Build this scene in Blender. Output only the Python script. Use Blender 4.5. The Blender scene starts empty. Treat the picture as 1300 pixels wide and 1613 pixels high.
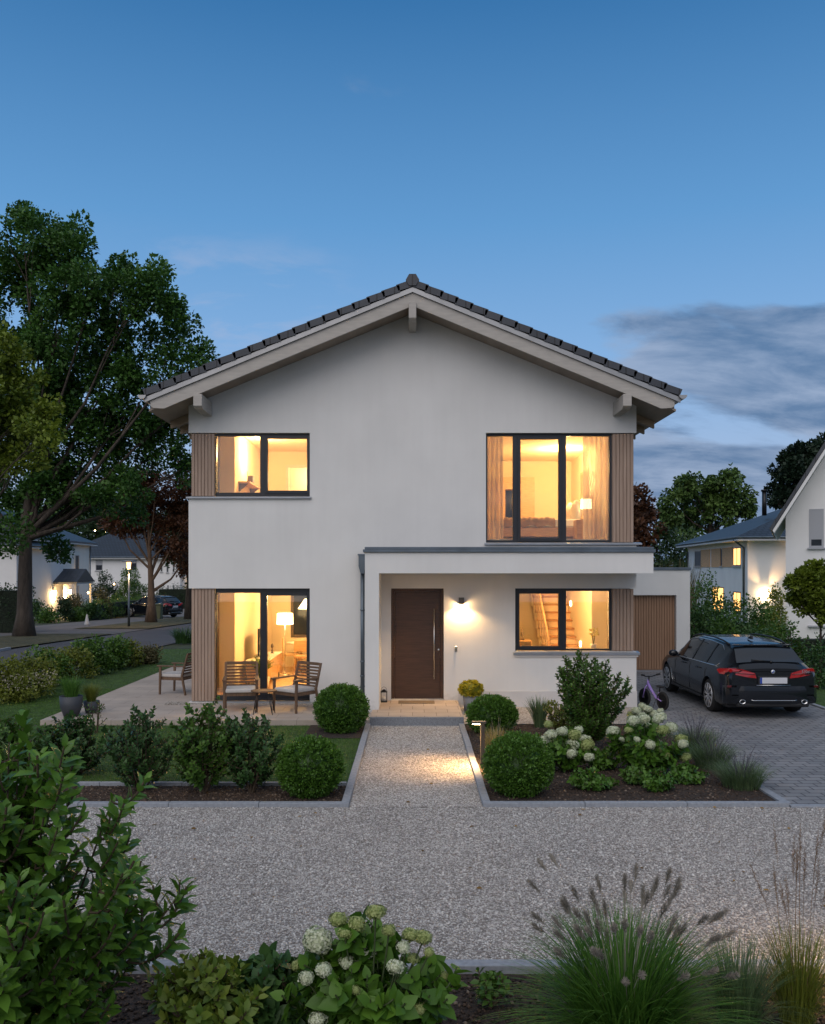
import bpy, bmesh, math, random
import numpy as np
from mathutils import Vector, Matrix
R = math.radians
random.seed(7); RNG = np.random.default_rng(11)
scene = bpy.context.scene
C = scene.collection

# ------------------------------------------------------------------ camera
FPX, HOR, CX, HC = 1400.0, 897.0, 650.0, 2.7      # focal length in photo pixels, horizon row, centre column, eye height
cd = bpy.data.cameras.new('camera'); cam = bpy.data.objects.new('camera', cd); C.objects.link(cam)
cam.location = (0, 0, HC); cam.rotation_euler = (R(90), 0, 0)
cd.sensor_fit = 'HORIZONTAL'; cd.sensor_width = 36; cd.lens = 36 * FPX / 1300
cd.shift_y = (HOR - 806.5) / 1300; cd.shift_x = 0
cd.clip_start = 0.05; cd.clip_end = 3000
scene.camera = cam
scene.view_settings.view_transform = 'Standard'; scene.view_settings.look = 'None'
scene.view_settings.exposure = 0.72; scene.view_settings.gamma = 1
scene.cycles.use_denoising = True
scene.cycles.max_bounces = 8; scene.cycles.diffuse_bounces = 4; scene.cycles.glossy_bounces = 3
scene.cycles.transparent_max_bounces = 12; scene.cycles.transmission_bounces = 4
scene.cycles.sample_clamp_indirect = 4
scene.cycles.caustics_reflective = False; scene.cycles.caustics_refractive = False

# ------------------------------------------------------------------ sky (dusk) and the last soft daylight
SUN_EL, SUN_ROT = 1.5, 205.0
w = bpy.data.worlds.new('World'); scene.world = w; w.use_nodes = True
def build_sky():
    nt = w.node_tree; N = nt.nodes; L = nt.links; N.clear()
    out = N.new('ShaderNodeOutputWorld'); bg = N.new('ShaderNodeBackground'); L.new(bg.outputs[0], out.inputs[0])
    sky = N.new('ShaderNodeTexSky'); sky.sky_type = 'NISHITA'; sky.sun_disc = False
    sky.sun_elevation = R(SUN_EL); sky.sun_rotation = R(SUN_ROT); sky.air_density = 1.0; sky.dust_density = 0.6; sky.ozone_density = 2.5
    tc = N.new('ShaderNodeTexCoord'); sep = N.new('ShaderNodeSeparateXYZ'); L.new(tc.outputs['Generated'], sep.inputs[0])
    def m(op, a, b=None, c=None, clamp=False):
        n = N.new('ShaderNodeMath'); n.operation = op; n.use_clamp = clamp
        for i, v in enumerate((a, b, c)):
            if v is None: continue
            if isinstance(v, (int, float)): n.inputs[i].default_value = v
            else: L.new(v, n.inputs[i])
        return n.outputs[0]
    def mixc(f, a, b, bt='MIX'):
        n = N.new('ShaderNodeMix'); n.data_type = 'RGBA'; n.blend_type = bt
        for s, v in ((n.inputs[0], f), (n.inputs[6], a), (n.inputs[7], b)):
            if isinstance(v, (int, float)): s.default_value = v
            elif isinstance(v, tuple): s.default_value = (*v, 1)
            else: L.new(v, s)
        return n.outputs[2]
    def ramp(f, pts, interp='LINEAR'):
        n = N.new('ShaderNodeValToRGB'); n.color_ramp.interpolation = interp; L.new(f, n.inputs[0])
        while len(n.color_ramp.elements) < len(pts): n.color_ramp.elements.new(0.5)
        for e, (p, c) in zip(n.color_ramp.elements, pts):
            e.position = p; e.color = (*c, 1) if isinstance(c, tuple) else (c, c, c, 1)
        return n.outputs[0]
    z = sep.outputs[2]; zc = m('MAXIMUM', z, 0.0)
    # twilight tint over the physical sky: deep blue overhead, pale towards the horizon
    grad = ramp(zc, SKY_RAMP)
    nish = mixc(1.0, sky.outputs[0], (SKY_K, SKY_K, SKY_K), 'MULTIPLY')
    base = mixc(0.8, nish, grad)
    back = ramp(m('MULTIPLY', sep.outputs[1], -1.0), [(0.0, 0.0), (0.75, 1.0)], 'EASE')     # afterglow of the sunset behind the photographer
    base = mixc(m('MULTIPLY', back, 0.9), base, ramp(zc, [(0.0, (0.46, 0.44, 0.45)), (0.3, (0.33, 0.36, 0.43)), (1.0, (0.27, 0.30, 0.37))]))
    # clouds: a horizontal layer seen in perspective
    den = m('ADD', zc, 0.28)
    u = m('DIVIDE', sep.outputs[0], den); v = m('DIVIDE', sep.outputs[1], den)
    cmb = N.new('ShaderNodeCombineXYZ'); L.new(m('MULTIPLY', u, 0.55), cmb.inputs[0]); L.new(v, cmb.inputs[1]); cmb.inputs[2].default_value = 3.7
    def noise(scale, detail, rough, dist=0.0, vec=cmb.outputs[0]):
        n = N.new('ShaderNodeTexNoise'); L.new(vec, n.inputs['Vector']); n.inputs['Scale'].default_value = scale
        n.inputs['Detail'].default_value = detail; n.inputs['Roughness'].default_value = rough; n.inputs['Distortion'].default_value = dist
        return n.outputs['Fac']
    n1 = noise(2.9, 9, 0.56, 0.3)
    az = m('DIVIDE', sep.outputs[0], m('MAXIMUM', sep.outputs[1], 0.05))   # tangent of the azimuth
    right = m('MULTIPLY', ramp(az, [(0.0, 0.0), (0.14, 0.0), (0.27, 1.0), (1.0, 1.0)], 'EASE'), ramp(zc, [(0.0, 1.0), (0.23, 1.0), (0.33, 0.0), (1.0, 0.0)], 'EASE'))
    cl = m('ADD', m('ADD', n1, 0.07), m('MULTIPLY', m('SUBTRACT', right, 1.0), 0.36))
    mask = ramp(cl, [(0.0, 0.0), (0.40, 0.0), (0.53, 1.0), (1.0, 1.0)], 'EASE')
    n2 = ramp(noise(6.0, 8, 0.6, 0.3), [(0.0, 0.0), (0.38, 0.0), (0.62, 1.0), (1.0, 1.0)])
    ccol = mixc(n2, (0.060, 0.110, 0.20), (0.185, 0.235, 0.33))
    s1 = mixc(m('MULTIPLY', mask, 0.85), base, ccol)
    # faint pinkish wisps on the left
    lft = m('MULTIPLY', ramp(m('MULTIPLY', az, -1.0), [(0.0, 0.0), (0.04, 0.0), (0.14, 1.0), (0.26, 1.0), (0.42, 0.0)], 'EASE'),
            ramp(zc, [(0.0, 0.0), (0.20, 0.0), (0.27, 1.0), (0.30, 1.0), (0.36, 0.0)], 'EASE'))
    n3 = noise(7.0, 8, 0.6, 0.4)
    wisp = m('MULTIPLY', m('MULTIPLY', lft, ramp(n3, [(0.0, 0.0), (0.46, 0.0), (0.66, 1.0), (1.0, 1.0)], 'EASE')), 0.45)
    s2 = mixc(wisp, s1, (0.25, 0.29, 0.40))
    # a few first stars
    vo = N.new('ShaderNodeTexVoronoi'); vo.feature = 'F1'; L.new(tc.outputs['Generated'], vo.inputs['Vector']); vo.inputs['Scale'].default_value = 26
    cs = N.new('ShaderNodeSeparateColor'); L.new(vo.outputs['Color'], cs.inputs[0])
    star = m('MULTIPLY', m('LESS_THAN', vo.outputs['Distance'], 0.021), m('GREATER_THAN', cs.outputs[0], 0.86))
    star = m('MULTIPLY', star, m('GREATER_THAN', zc, 0.33))
    s3 = mixc(m('MULTIPLY', star, 0.6), s2, (0.85, 0.9, 1.0))
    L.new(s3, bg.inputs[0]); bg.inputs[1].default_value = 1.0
SKY_K = 0.03
SKY_RAMP = [(0.0, (0.33, 0.40, 0.53)), (0.10, (0.27, 0.37, 0.54)), (0.22, (0.180, 0.330, 0.560)), (0.36, (0.092, 0.245, 0.475)), (0.54, (0.030, 0.130, 0.310)), (0.66, (0.08, 0.17, 0.31)), (1.0, (0.30, 0.32, 0.37))]
build_sky()
sd = bpy.data.lights.new('sun', 'SUN'); sun = bpy.data.objects.new('sun', sd); C.objects.link(sun)
sd.energy = 0.80; sd.angle = R(65); sd.color = (1.0, 0.90, 0.83)
sun.rotation_euler = (R(44), 0, R(-16)); sun.location = (-10, -10, 30)

# ------------------------------------------------------------------ helpers
def lin(*c):     # 8-bit sRGB to linear
    return tuple(((v / 255) / 12.92 if v / 255 <= 0.04045 else ((v / 255 + 0.055) / 1.055) ** 2.4) for v in c)
def PX(px, Y): return (px - CX) * Y / FPX                 # world X of a photo column at depth Y
def PZ(py, Y): return HC + (HOR - py) * Y / FPX           # world Z of a photo row at depth Y
def YG(py, z=0.0): return FPX * (HC - z) / (py - HOR)     # depth of a point of height z seen at a photo row

def tag(o, label=None, cat=None, group=None, kind=None):
    if label: o['label'] = label
    if cat: o['category'] = cat
    if group: o['group'] = group
    if kind: o['kind'] = kind
    return o
def thing(name, label, cat, loc=(0, 0, 0), rz=0.0, group=None, scale=None):
    o = bpy.data.objects.new(name, None); C.objects.link(o); o.location = loc; o.rotation_euler = (0, 0, rz)
    o.empty_display_size = 0.2
    if scale: o.scale = (scale,) * 3 if isinstance(scale, (int, float)) else scale
    return tag(o, label, cat, group)
def link(name, me, mats, parent=None):
    o = bpy.data.objects.new(name, me); C.objects.link(o)
    if parent: o.parent = parent
    if mats is not None and not me.materials:
        for m_ in (mats if isinstance(mats, (list, tuple)) else [mats]): me.materials.append(m_)
    return o
def dup(root, loc=None, rz=None, label=None, group=None, scale=None, parent=None):
    r = root.copy(); C.objects.link(r)
    if parent is not None: r.parent = parent
    if loc is not None: r.location = loc
    if rz is not None: r.rotation_euler = (0, 0, rz)
    if scale is not None: r.scale = (scale,) * 3 if isinstance(scale, (int, float)) else scale
    if label: r['label'] = label
    if group: r['group'] = group
    for ch in list(root.children): dup(ch, parent=r)
    return r

class MB:
    """collects primitive shapes, then links them as one mesh object"""
    def __init__(s): s.bm = bmesh.new(); s.mi = 0
    def _set(s, geom_faces, smooth=False):
        for f in geom_faces: f.material_index = s.mi; f.smooth = smooth
    def box(s, x0, x1, y0, y1, z0, z1, M=None):
        vs = [s.bm.verts.new(v) for v in ((x0,y0,z0),(x1,y0,z0),(x1,y1,z0),(x0,y1,z0),(x0,y0,z1),(x1,y0,z1),(x1,y1,z1),(x0,y1,z1))]
        if M is not None:
            for v in vs: v.co = M @ v.co
        fs = [s.bm.faces.new([vs[i] for i in q]) for q in ((3,2,1,0),(4,5,6,7),(0,1,5,4),(1,2,6,5),(2,3,7,6),(3,0,4,7))]
        s._set(fs); return s
    def poly_prism(s, pts, axis, a, b, smooth=False):
        """pts 2D outline; axis 'x','y','z' extruded from a to b"""
        def p3(p, t): return {'x': (t, p[0], p[1]), 'y': (p[0], t, p[1]), 'z': (p[0], p[1], t)}[axis]
        A = [s.bm.verts.new(p3(p, a)) for p in pts]; B = [s.bm.verts.new(p3(p, b)) for p in pts]
        n = len(pts); fs = []
        fs.append(s.bm.faces.new(A)); fs.append(s.bm.faces.new(B[::-1]))
        for i in range(n): fs.append(s.bm.faces.new((A[i], B[i], B[(i+1) % n], A[(i+1) % n])))
        s._set(fs, False); return s
    def tube(s, pts, r, seg=8, caps=True, smooth=True):
        pts = [Vector(p) for p in pts]; rs = r if isinstance(r, (list, tuple)) else [r] * len(pts)
        rings = []; up = None
        for i, p in enumerate(pts):
            d = (pts[min(i+1, len(pts)-1)] - pts[max(i-1, 0)]).normalized()
            if up is None:
                up = Vector((0, 0, 1)) if abs(d.z) < 0.9 else Vector((1, 0, 0))
            a = d.cross(up)
            if a.length < 1e-4: a = d.cross(Vector((0, 1, 0)))
            a.normalize(); b = d.cross(a).normalized(); up = b.cross(d) if False else up
            rings.append([s.bm.verts.new(p + (a * math.cos(t) + b * math.sin(t)) * rs[i]) for t in [2*math.pi*k/seg for k in range(seg)]])
        fs = []
        for i in range(len(rings)-1):
            for k in range(seg): fs.append(s.bm.faces.new((rings[i][k], rings[i][(k+1)%seg], rings[i+1][(k+1)%seg], rings[i+1][k])))
        s._set(fs, smooth)
        if caps:
            s._set([s.bm.faces.new(rings[0][::-1]), s.bm.faces.new(rings[-1])])
        return s
    def lathe(s, prof, cx=0, cy=0, seg=24, M=None, smooth=True):
        rings = []
        for r_, z_ in prof:
            ring = []
            for k in range(seg):
                t = 2*math.pi*k/seg; v = Vector((cx + r_*math.cos(t), cy + r_*math.sin(t), z_))
                ring.append(s.bm.verts.new(M @ v if M is not None else v))
            rings.append(ring)
        fs = []
        for i in range(len(rings)-1):
            for k in range(seg): fs.append(s.bm.faces.new((rings[i][k], rings[i][(k+1)%seg], rings[i+1][(k+1)%seg], rings[i+1][k])))
        s._set(fs, smooth)
        if prof[0][0] > 1e-5: s._set([s.bm.faces.new(rings[0][::-1])])
        if prof[-1][0] > 1e-5: s._set([s.bm.faces.new(rings[-1])])
        return s
    def ball(s, c, r, sub=2, sc=(1,1,1), M=None):
        g = bmesh.ops.create_icosphere(s.bm, subdivisions=sub, radius=1)
        fs = set()
        for v in g['verts']:
            v.co = Vector((c[0] + v.co.x*r*sc[0], c[1] + v.co.y*r*sc[1], c[2] + v.co.z*r*sc[2]))
            if M is not None: v.co = M @ v.co
            fs.update(v.link_faces)
        s._set(fs, True); return s
    def quad(s, *p):
        s._set([s.bm.faces.new([s.bm.verts.new(q) for q in p])]); return s
    def build(s, name, mats, parent=None, bevel=0.0, segs=1, recalc=True):
        if recalc: bmesh.ops.recalc_face_normals(s.bm, faces=s.bm.faces)
        me = bpy.data.meshes.new(name); s.bm.to_mesh(me); s.bm.free()
        o = link(name, me, mats, parent)
        if bevel:
            b = o.modifiers.new('bevel', 'BEVEL'); b.width = bevel; b.segments = segs; b.limit_method = 'ANGLE'; b.angle_limit = R(40)
        return o

# ------------------------------------------------------------------ materials
MATS = {}
def nodemat(name):
    m_ = bpy.data.materials.new(name); m_.use_nodes = True; nt = m_.node_tree
    return m_, nt, nt.nodes['Principled BSDF']
def mat(name, col, rough=0.6, metal=0.0, var=0.0, vscale=3.0, bump=0.0, bscale=60.0, coords='Object', spec=0.5, col2=None, coat=0.0, stretch=None, detail=4.0, bdist=0.01, emit=None, estr=0.0):
    m_, nt, B = nodemat(name); N = nt.nodes; L = nt.links
    B.inputs['Base Color'].default_value = (*col, 1); B.inputs['Roughness'].default_value = rough
    B.inputs['Metallic'].default_value = metal; B.inputs['Specular IOR Level'].default_value = spec
    B.inputs['Coat Weight'].default_value = coat
    if emit: B.inputs['Emission Color'].default_value = (*emit, 1); B.inputs['Emission Strength'].default_value = estr
    tc = N.new('ShaderNodeTexCoord'); vec = tc.outputs[coords]
    if stretch:
        mp = N.new('ShaderNodeMapping'); mp.inputs['Scale'].default_value = stretch; L.new(vec, mp.inputs[0]); vec = mp.outputs[0]
    if var or col2:
        n = N.new('ShaderNodeTexNoise'); L.new(vec, n.inputs['Vector']); n.inputs['Scale'].default_value = vscale; n.inputs['Detail'].default_value = detail
        cr = N.new('ShaderNodeValToRGB'); L.new(n.outputs['Fac'], cr.inputs[0])
        a = tuple(c * (1 - var) for c in col); b = col2 if col2 else tuple(min(1, c * (1 + var)) for c in col)
        cr.color_ramp.elements[0].position = 0.32; cr.color_ramp.elements[0].color = (*a, 1)
        cr.color_ramp.elements[1].position = 0.68; cr.color_ramp.elements[1].color = (*b, 1)
        L.new(cr.outputs[0], B.inputs['Base Color'])
    if bump:
        n = N.new('ShaderNodeTexNoise'); L.new(vec, n.inputs['Vector']); n.inputs['Scale'].default_value = bscale; n.inputs['Detail'].default_value = 5
        bp = N.new('ShaderNodeBump'); bp.inputs['Strength'].default_value = bump; bp.inputs['Distance'].default_value = bdist
        L.new(n.outputs['Fac'], bp.inputs['Height']); L.new(bp.outputs[0], B.inputs['Normal'])
    MATS[name] = m_; return m_
def leafmat(name, dark, light, rough=0.45, trans=0.25, tip=None, vein=False):
    """leaf colour from the per-leaf random attribute 'tint'; a little light passes through"""
    if any(k in name for k in ('leaf', 'grass', 'blade')) and 'pine' not in name: dark, light = (tuple(min(.8, c*g) for c, g in zip(q, ((2.1, 2.1, 1.5) if name == 'oak_leaf' else (1.35, 1.4, 1.1) if name in ('copper_leaf', 'far_leaf') else (1.55, 1.5, 1.2) if name == 'hydrangea_leaf' else (2.15, 2.0, 1.45)))) for q in (dark, light)); tip = tip and tuple(min(.8, c*1.4) for c in tip)
    m_, nt, B = nodemat(name); N = nt.nodes; L = nt.links
    at = N.new('ShaderNodeAttribute'); at.attribute_name = 'tint'
    cr = N.new('ShaderNodeValToRGB'); L.new(at.outputs['Fac'], cr.inputs[0])
    pts = [(0.0, dark), (0.85, light)] + ([(1.0, tip)] if tip else [])
    while len(cr.color_ramp.elements) < len(pts): cr.color_ramp.elements.new(0.9)
    for e, (p, c) in zip(cr.color_ramp.elements, pts): e.position = p; e.color = (*c, 1)
    B.inputs['Roughness'].default_value = rough; B.inputs['Specular IOR Level'].default_value = 0.35
    L.new(cr.outputs[0], B.inputs['Base Color'])
    tr = N.new('ShaderNodeBsdfTranslucent'); L.new(cr.outputs[0], tr.inputs[0])
    mx = N.new('ShaderNodeMixShader'); mx.inputs[0].default_value = trans
    out = N['Material Output']; L.new(B.outputs[0], mx.inputs[1]); L.new(tr.outputs[0], mx.inputs[2]); L.new(mx.outputs[0], out.inputs[0])
    MATS[name] = m_; return m_

# ------------------------------------------------------------------ leaves, blades, scatter (numpy)
def mesh_np(name, V, F, tint=None, smooth=False, uv=None):
    """V (n,3); F (m,k) constant k"""
    me = bpy.data.meshes.new(name); n = len(V); m_, k = F.shape
    me.vertices.add(n); me.vertices.foreach_set('co', np.ascontiguousarray(V, dtype=np.float32).ravel())
    me.loops.add(m_ * k); me.loops.foreach_set('vertex_index', np.ascontiguousarray(F, dtype=np.int32).ravel())
    me.polygons.add(m_); me.polygons.foreach_set('loop_start', np.arange(0, m_ * k, k, dtype=np.int32))
    if smooth: me.polygons.foreach_set('use_smooth', np.ones(m_, dtype=bool))
    if tint is not None:
        a = me.attributes.new('tint', 'FLOAT', 'FACE'); a.data.foreach_set('value', np.ascontiguousarray(tint, dtype=np.float32))
    me.update(calc_edges=True); me.validate(clean_customdata=False)
    return me
def unit(v): return v / np.maximum(np.linalg.norm(v, axis=-1, keepdims=True), 1e-9)
def rnd_unit(n): return unit(RNG.normal(size=(n, 3)))
# templates: x along the leaf, y across, z up
T_TRI = (np.array([[0,0,0],[.45,.36,.03],[1,0,0],[.45,-.36,.03]], float), np.array([[0,1,2],[0,2,3]]))
T_LEAF = (np.array([[0,0,0],[.3,.20,.05],[.65,.22,.06],[1,0,-.10],[.65,-.22,.06],[.3,-.20,.05],[.33,0,0.0],[.67,0,.0]], float),
          np.array([[0,6,1,1],[0,5,6,6],[6,7,2,1],[5,4,7,6],[7,3,2,2],[4,3,7,7]]))
def _q2t(F):
    out = []
    for q in F:
        out.append([q[0], q[1], q[2]])
        if q[3] != q[2]: out.append([q[0], q[2], q[3]])
    return np.array(out)
T_LEAF = (T_LEAF[0], _q2t(T_LEAF[1]))
T_HEART = (np.array([[0,0,0],[.02,.26,.03],[.28,.40,.05],[.65,.27,.03],[1,0,-.10],[.65,-.27,.03],[.28,-.40,.05],[.02,-.26,.03],[.35,0,-.02],[.7,0,-.03]], float),
           _q2t(np.array([[0,8,2,1],[0,7,6,8],[8,9,3,2],[6,5,9,8],[9,4,3,3],[5,4,9,9]])))
def place(T, pos, xdir, ndir, size, wid=1.0):
    """instances of a template: returns V, F, per-instance repeated counts"""
    TV, TF = T; n = len(pos)
    x = unit(xdir); y = unit(np.cross(ndir, x)); z = np.cross(x, y)
    s = np.asarray(size).reshape(-1, 1, 1) * np.ones((n, 1, 1)); wd = np.asarray(wid).reshape(-1, 1, 1) * np.ones((n, 1, 1))
    V = pos[:, None, :] + s * (TV[None, :, 0:1] * x[:, None, :] + TV[None, :, 1:2] * wd * y[:, None, :] + TV[None, :, 2:3] * z[:, None, :])
    F = TF[None, :, :] + (np.arange(n) * len(TV))[:, None, None]
    return V.reshape(-1, 3), F.reshape(-1, TF.shape[1])
def leaf_mesh(name, T, pos, xdir, ndir, size, wid=1.0, tint=None):
    V, F = place(T, pos, xdir, ndir, size, wid)
    if tint is None: tint = RNG.random(len(pos)) * 0.85
    return mesh_np(name, V, F, np.repeat(tint, len(T[1])), smooth=len(T[1]) > 3)
def join_np(parts):
    Vs, Fs, Ts, o = [], [], [], 0
    for V, F, t in parts: Vs.append(V); Fs.append(F + o); Ts.append(t); o += len(V)
    return np.concatenate(Vs), np.concatenate(Fs), np.concatenate(Ts)
def blades(n, r0, h, spread, width, seg=4, droop=0.5, hvar=0.3, lean=0.0, base=None, stalk=False):
    """n curved grass blades growing from a disc of radius r0: returns V, F(tri), tint"""
    a = RNG.random(n) * 2 * np.pi; rr = np.sqrt(RNG.random(n)) * r0
    b = np.stack([np.cos(a) * rr, np.sin(a) * rr, np.zeros(n)], 1) if base is None else base
    ta = a + RNG.normal(size=n) * 0.5
    hh = h * (1 - hvar * RNG.random(n)); out = spread * (0.15 + RNG.random(n) * 0.85)
    d = np.stack([np.cos(ta), np.sin(ta), np.zeros(n)], 1)
    side = np.stack([-np.sin(ta + RNG.normal(size=n) * .8), np.cos(ta), np.zeros(n)], 1); side = unit(side)
    V = np.zeros((n, seg + 1, 2, 3))
    for i in range(seg + 1):
        t = i / seg
        c = b + d * (out * (t ** 1.7))[:, None]; c[:, 2] += hh * (t - droop * (out / max(spread, 1e-6)) * t ** 3 * 0.6)
        wv = width * (1 - t) ** 0.7 * (0.6 + 0.8 * min(1, t * 3)) * 0.7 + width * 0.03
        if stalk: wv = width
        V[:, i, 0] = c - side * wv / 2; V[:, i, 1] = c + side * wv / 2
    F = []
    for i in range(seg):
        k = i * 2; F += [[k, k + 1, k + 3], [k, k + 3, k + 2]]
    F = np.array(F)[None] + (np.arange(n) * (seg + 1) * 2)[:, None, None]
    tips = V[:, -1].mean(1); tdir = unit(V[:, -1].mean(1) - V[:, -2].mean(1))
    return V.reshape(-1, 3), F.reshape(-1, 3), np.repeat(RNG.random(n) * 0.85, seg * 2), tips, tdir
# ------------------------------------------------------------------ materials used around the place
WALL = (0.735, 0.725, 0.70)
mat('stucco', WALL, 0.9, var=0.035, vscale=1.1, stretch=None, detail=8, bump=0.45, bscale=130, bdist=0.006)
def grime(m_):
    nt = m_.node_tree; N = nt.nodes; L = nt.links; B = N['Principled BSDF']; src = B.inputs['Base Color'].links[0].from_socket
    tc = N.new('ShaderNodeTexCoord'); mp = N.new('ShaderNodeMapping'); mp.inputs['Scale'].default_value = (5, 5, .35); L.new(tc.outputs['Object'], mp.inputs[0])
    n = N.new('ShaderNodeTexNoise'); n.inputs['Scale'].default_value = 1.6; n.inputs['Detail'].default_value = 7; L.new(mp.outputs[0], n.inputs['Vector'])
    mr = N.new('ShaderNodeMapRange'); mr.inputs[1].default_value = .3; mr.inputs[2].default_value = .7; mr.inputs[3].default_value = .972; mr.inputs[4].default_value = 1.0; L.new(n.outputs['Fac'], mr.inputs[0])
    sp = N.new('ShaderNodeSeparateXYZ'); L.new(tc.outputs['Object'], sp.inputs[0]); n2 = N.new('ShaderNodeTexNoise'); n2.inputs['Scale'].default_value = 9; n2.inputs['Detail'].default_value = 8; L.new(tc.outputs['Object'], n2.inputs['Vector'])
    s = N.new('ShaderNodeMath'); s.operation = 'MULTIPLY_ADD'; s.inputs[1].default_value = .5; L.new(n2.outputs['Fac'], s.inputs[0]); L.new(sp.outputs[2], s.inputs[2])      # soil splashed up the lowest courses
    m2 = N.new('ShaderNodeMapRange'); m2.inputs[1].default_value = .33; m2.inputs[2].default_value = .50; m2.inputs[3].default_value = .78; m2.inputs[4].default_value = 1.0; L.new(s.outputs[0], m2.inputs[0])
    mm = N.new('ShaderNodeMath'); mm.operation = 'MULTIPLY'; L.new(mr.outputs[0], mm.inputs[0]); L.new(m2.outputs[0], mm.inputs[1])
    mx = N.new('ShaderNodeMix'); mx.data_type = 'RGBA'; mx.blend_type = 'MULTIPLY'; mx.inputs[0].default_value = 1; L.new(src, mx.inputs[6]); L.new(mm.outputs[0], mx.inputs[7]); L.new(mx.outputs[2], B.inputs['Base Color'])
grime(MATS['stucco'])
mat('stucco_plinth', (0.62, 0.60, 0.58), 0.9, var=0.05, vscale=2, bump=0.3, bscale=120, bdist=0.006)
mat('anthracite', (0.020, 0.022, 0.027), 0.38, var=0.1, vscale=8)
mat('sill_metal', (0.36, 0.38, 0.41), 0.35, 0.6, var=0.08, vscale=5)
mat('zinc', (0.14, 0.17, 0.20), 0.42, 0.7, var=0.15, vscale=3)
mat('gutter_metal', (0.34, 0.34, 0.34), 0.4, 0.6, var=0.1, vscale=3)
mat('painted_timber', (0.42, 0.39, 0.35), 0.6, var=0.08, vscale=4, bump=0.1, bscale=40, stretch=(1, 1, 6))
mat('soffit_timber', (0.30, 0.245, 0.20), 0.7, var=0.15, vscale=4, stretch=(1, 0.2, 1))
mat('rafter_timber', (0.33, 0.24, 0.16), 0.7, var=0.2, vscale=5)
mat('slab', (0.46, 0.38, 0.31), 0.75, var=0.1, vscale=3, bump=0.1, bscale=90)
mat('granite', (0.20, 0.215, 0.24), 0.7, var=0.3, vscale=90, bump=0.15, bscale=120)
mat('black_metal', (0.012, 0.012, 0.013), 0.35, 0.3)
mat('steel', (0.60, 0.58, 0.55), 0.22, 1.0)
mat('bronze_grey', (0.10, 0.09, 0.08), 0.4, 0.5, var=0.1)
mat('int_wall', (0.80, 0.70, 0.52), 0.9)
mat('int_floor', (0.55, 0.36, 0.20), 0.5, var=0.15, vscale=4, stretch=(1, 6, 1))
mat('int_wood', (0.52, 0.33, 0.17), 0.5, var=0.2, vscale=6, stretch=(1, 8, 8))
mat('int_dark', (0.10, 0.07, 0.05), 0.4)
mat('white_fabric', (0.75, 0.70, 0.62), 0.9, var=0.06, vscale=12, bump=0.2, bscale=20)
mat('shade_lit', (0.9, 0.8, 0.6), 0.9, emit=(1.0, 0.72, 0.36), estr=7.0)
mat('bulb', (1, 0.9, 0.7), 0.5, emit=(1.0, 0.70, 0.34), estr=40.0)

def wood_mat(name, a, b, dark=(0.03, 0.02, 0.015)):
    m_, nt, B = nodemat(name); N = nt.nodes; L = nt.links
    tc = N.new('ShaderNodeTexCoord'); mp = N.new('ShaderNodeMapping'); mp.inputs['Scale'].default_value = (14, 14, 0.8); L.new(tc.outputs['Object'], mp.inputs[0])
    n = N.new('ShaderNodeTexNoise'); n.inputs['Scale'].default_value = 2.2; n.inputs['Detail'].default_value = 6; L.new(mp.outputs[0], n.inputs['Vector'])
    cr = N.new('ShaderNodeValToRGB'); L.new(n.outputs['Fac'], cr.inputs[0])
    cr.color_ramp.elements[0].position = 0.25; cr.color_ramp.elements[0].color = (*a, 1); cr.color_ramp.elements[1].position = 0.75; cr.color_ramp.elements[1].color = (*b, 1)
    L.new(cr.outputs[0], B.inputs['Base Color']); B.inputs['Roughness'].default_value = 0.65
    bp = N.new('ShaderNodeBump'); bp.inputs['Strength'].default_value = 0.2; bp.inputs['Distance'].default_value = 0.003; L.new(n.outputs['Fac'], bp.inputs['Height']); L.new(bp.outputs[0], B.inputs['Normal'])
    MATS[name] = m_; return m_
wood_mat('larch', (0.30, 0.205, 0.15), (0.43, 0.31, 0.235))
wood_mat('door_slat_wood', (0.27, 0.15, 0.085), (0.38, 0.225, 0.135))
wood_mat('chair_wood', (0.10, 0.058, 0.032), (0.18, 0.105, 0.06))

def glass_mat(name='glass', tint=(0.95, 0.96, 0.95), refl=0.035):
    m_, nt, B = nodemat(name); N = nt.nodes; L = nt.links; N.remove(B)
    tr = N.new('ShaderNodeBsdfTransparent'); tr.inputs[0].default_value = (*tint, 1)
    gl = N.new('ShaderNodeBsdfGlossy'); gl.inputs['Roughness'].default_value = 0.01
    fr = N.new('ShaderNodeFresnel'); fr.inputs[0].default_value = 1.5
    ad = N.new('ShaderNodeMath'); ad.operation = 'MULTIPLY_ADD'; ad.inputs[1].default_value = 1.3; ad.inputs[2].default_value = refl; ad.use_clamp = True; L.new(fr.outputs[0], ad.inputs[0])
    mx = N.new('ShaderNodeMixShader'); L.new(ad.outputs[0], mx.inputs[0]); L.new(tr.outputs[0], mx.inputs[1]); L.new(gl.outputs[0], mx.inputs[2])
    L.new(mx.outputs[0], N['Material Output'].inputs[0]); MATS[name] = m_; return m_
glass_mat()
mat('dark_glass', (0.015, 0.02, 0.025), 0.12, spec=0.4)
mat('far_glass', (0.020, 0.027, 0.038), 0.45, spec=0.25, var=.4, vscale=2)

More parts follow.
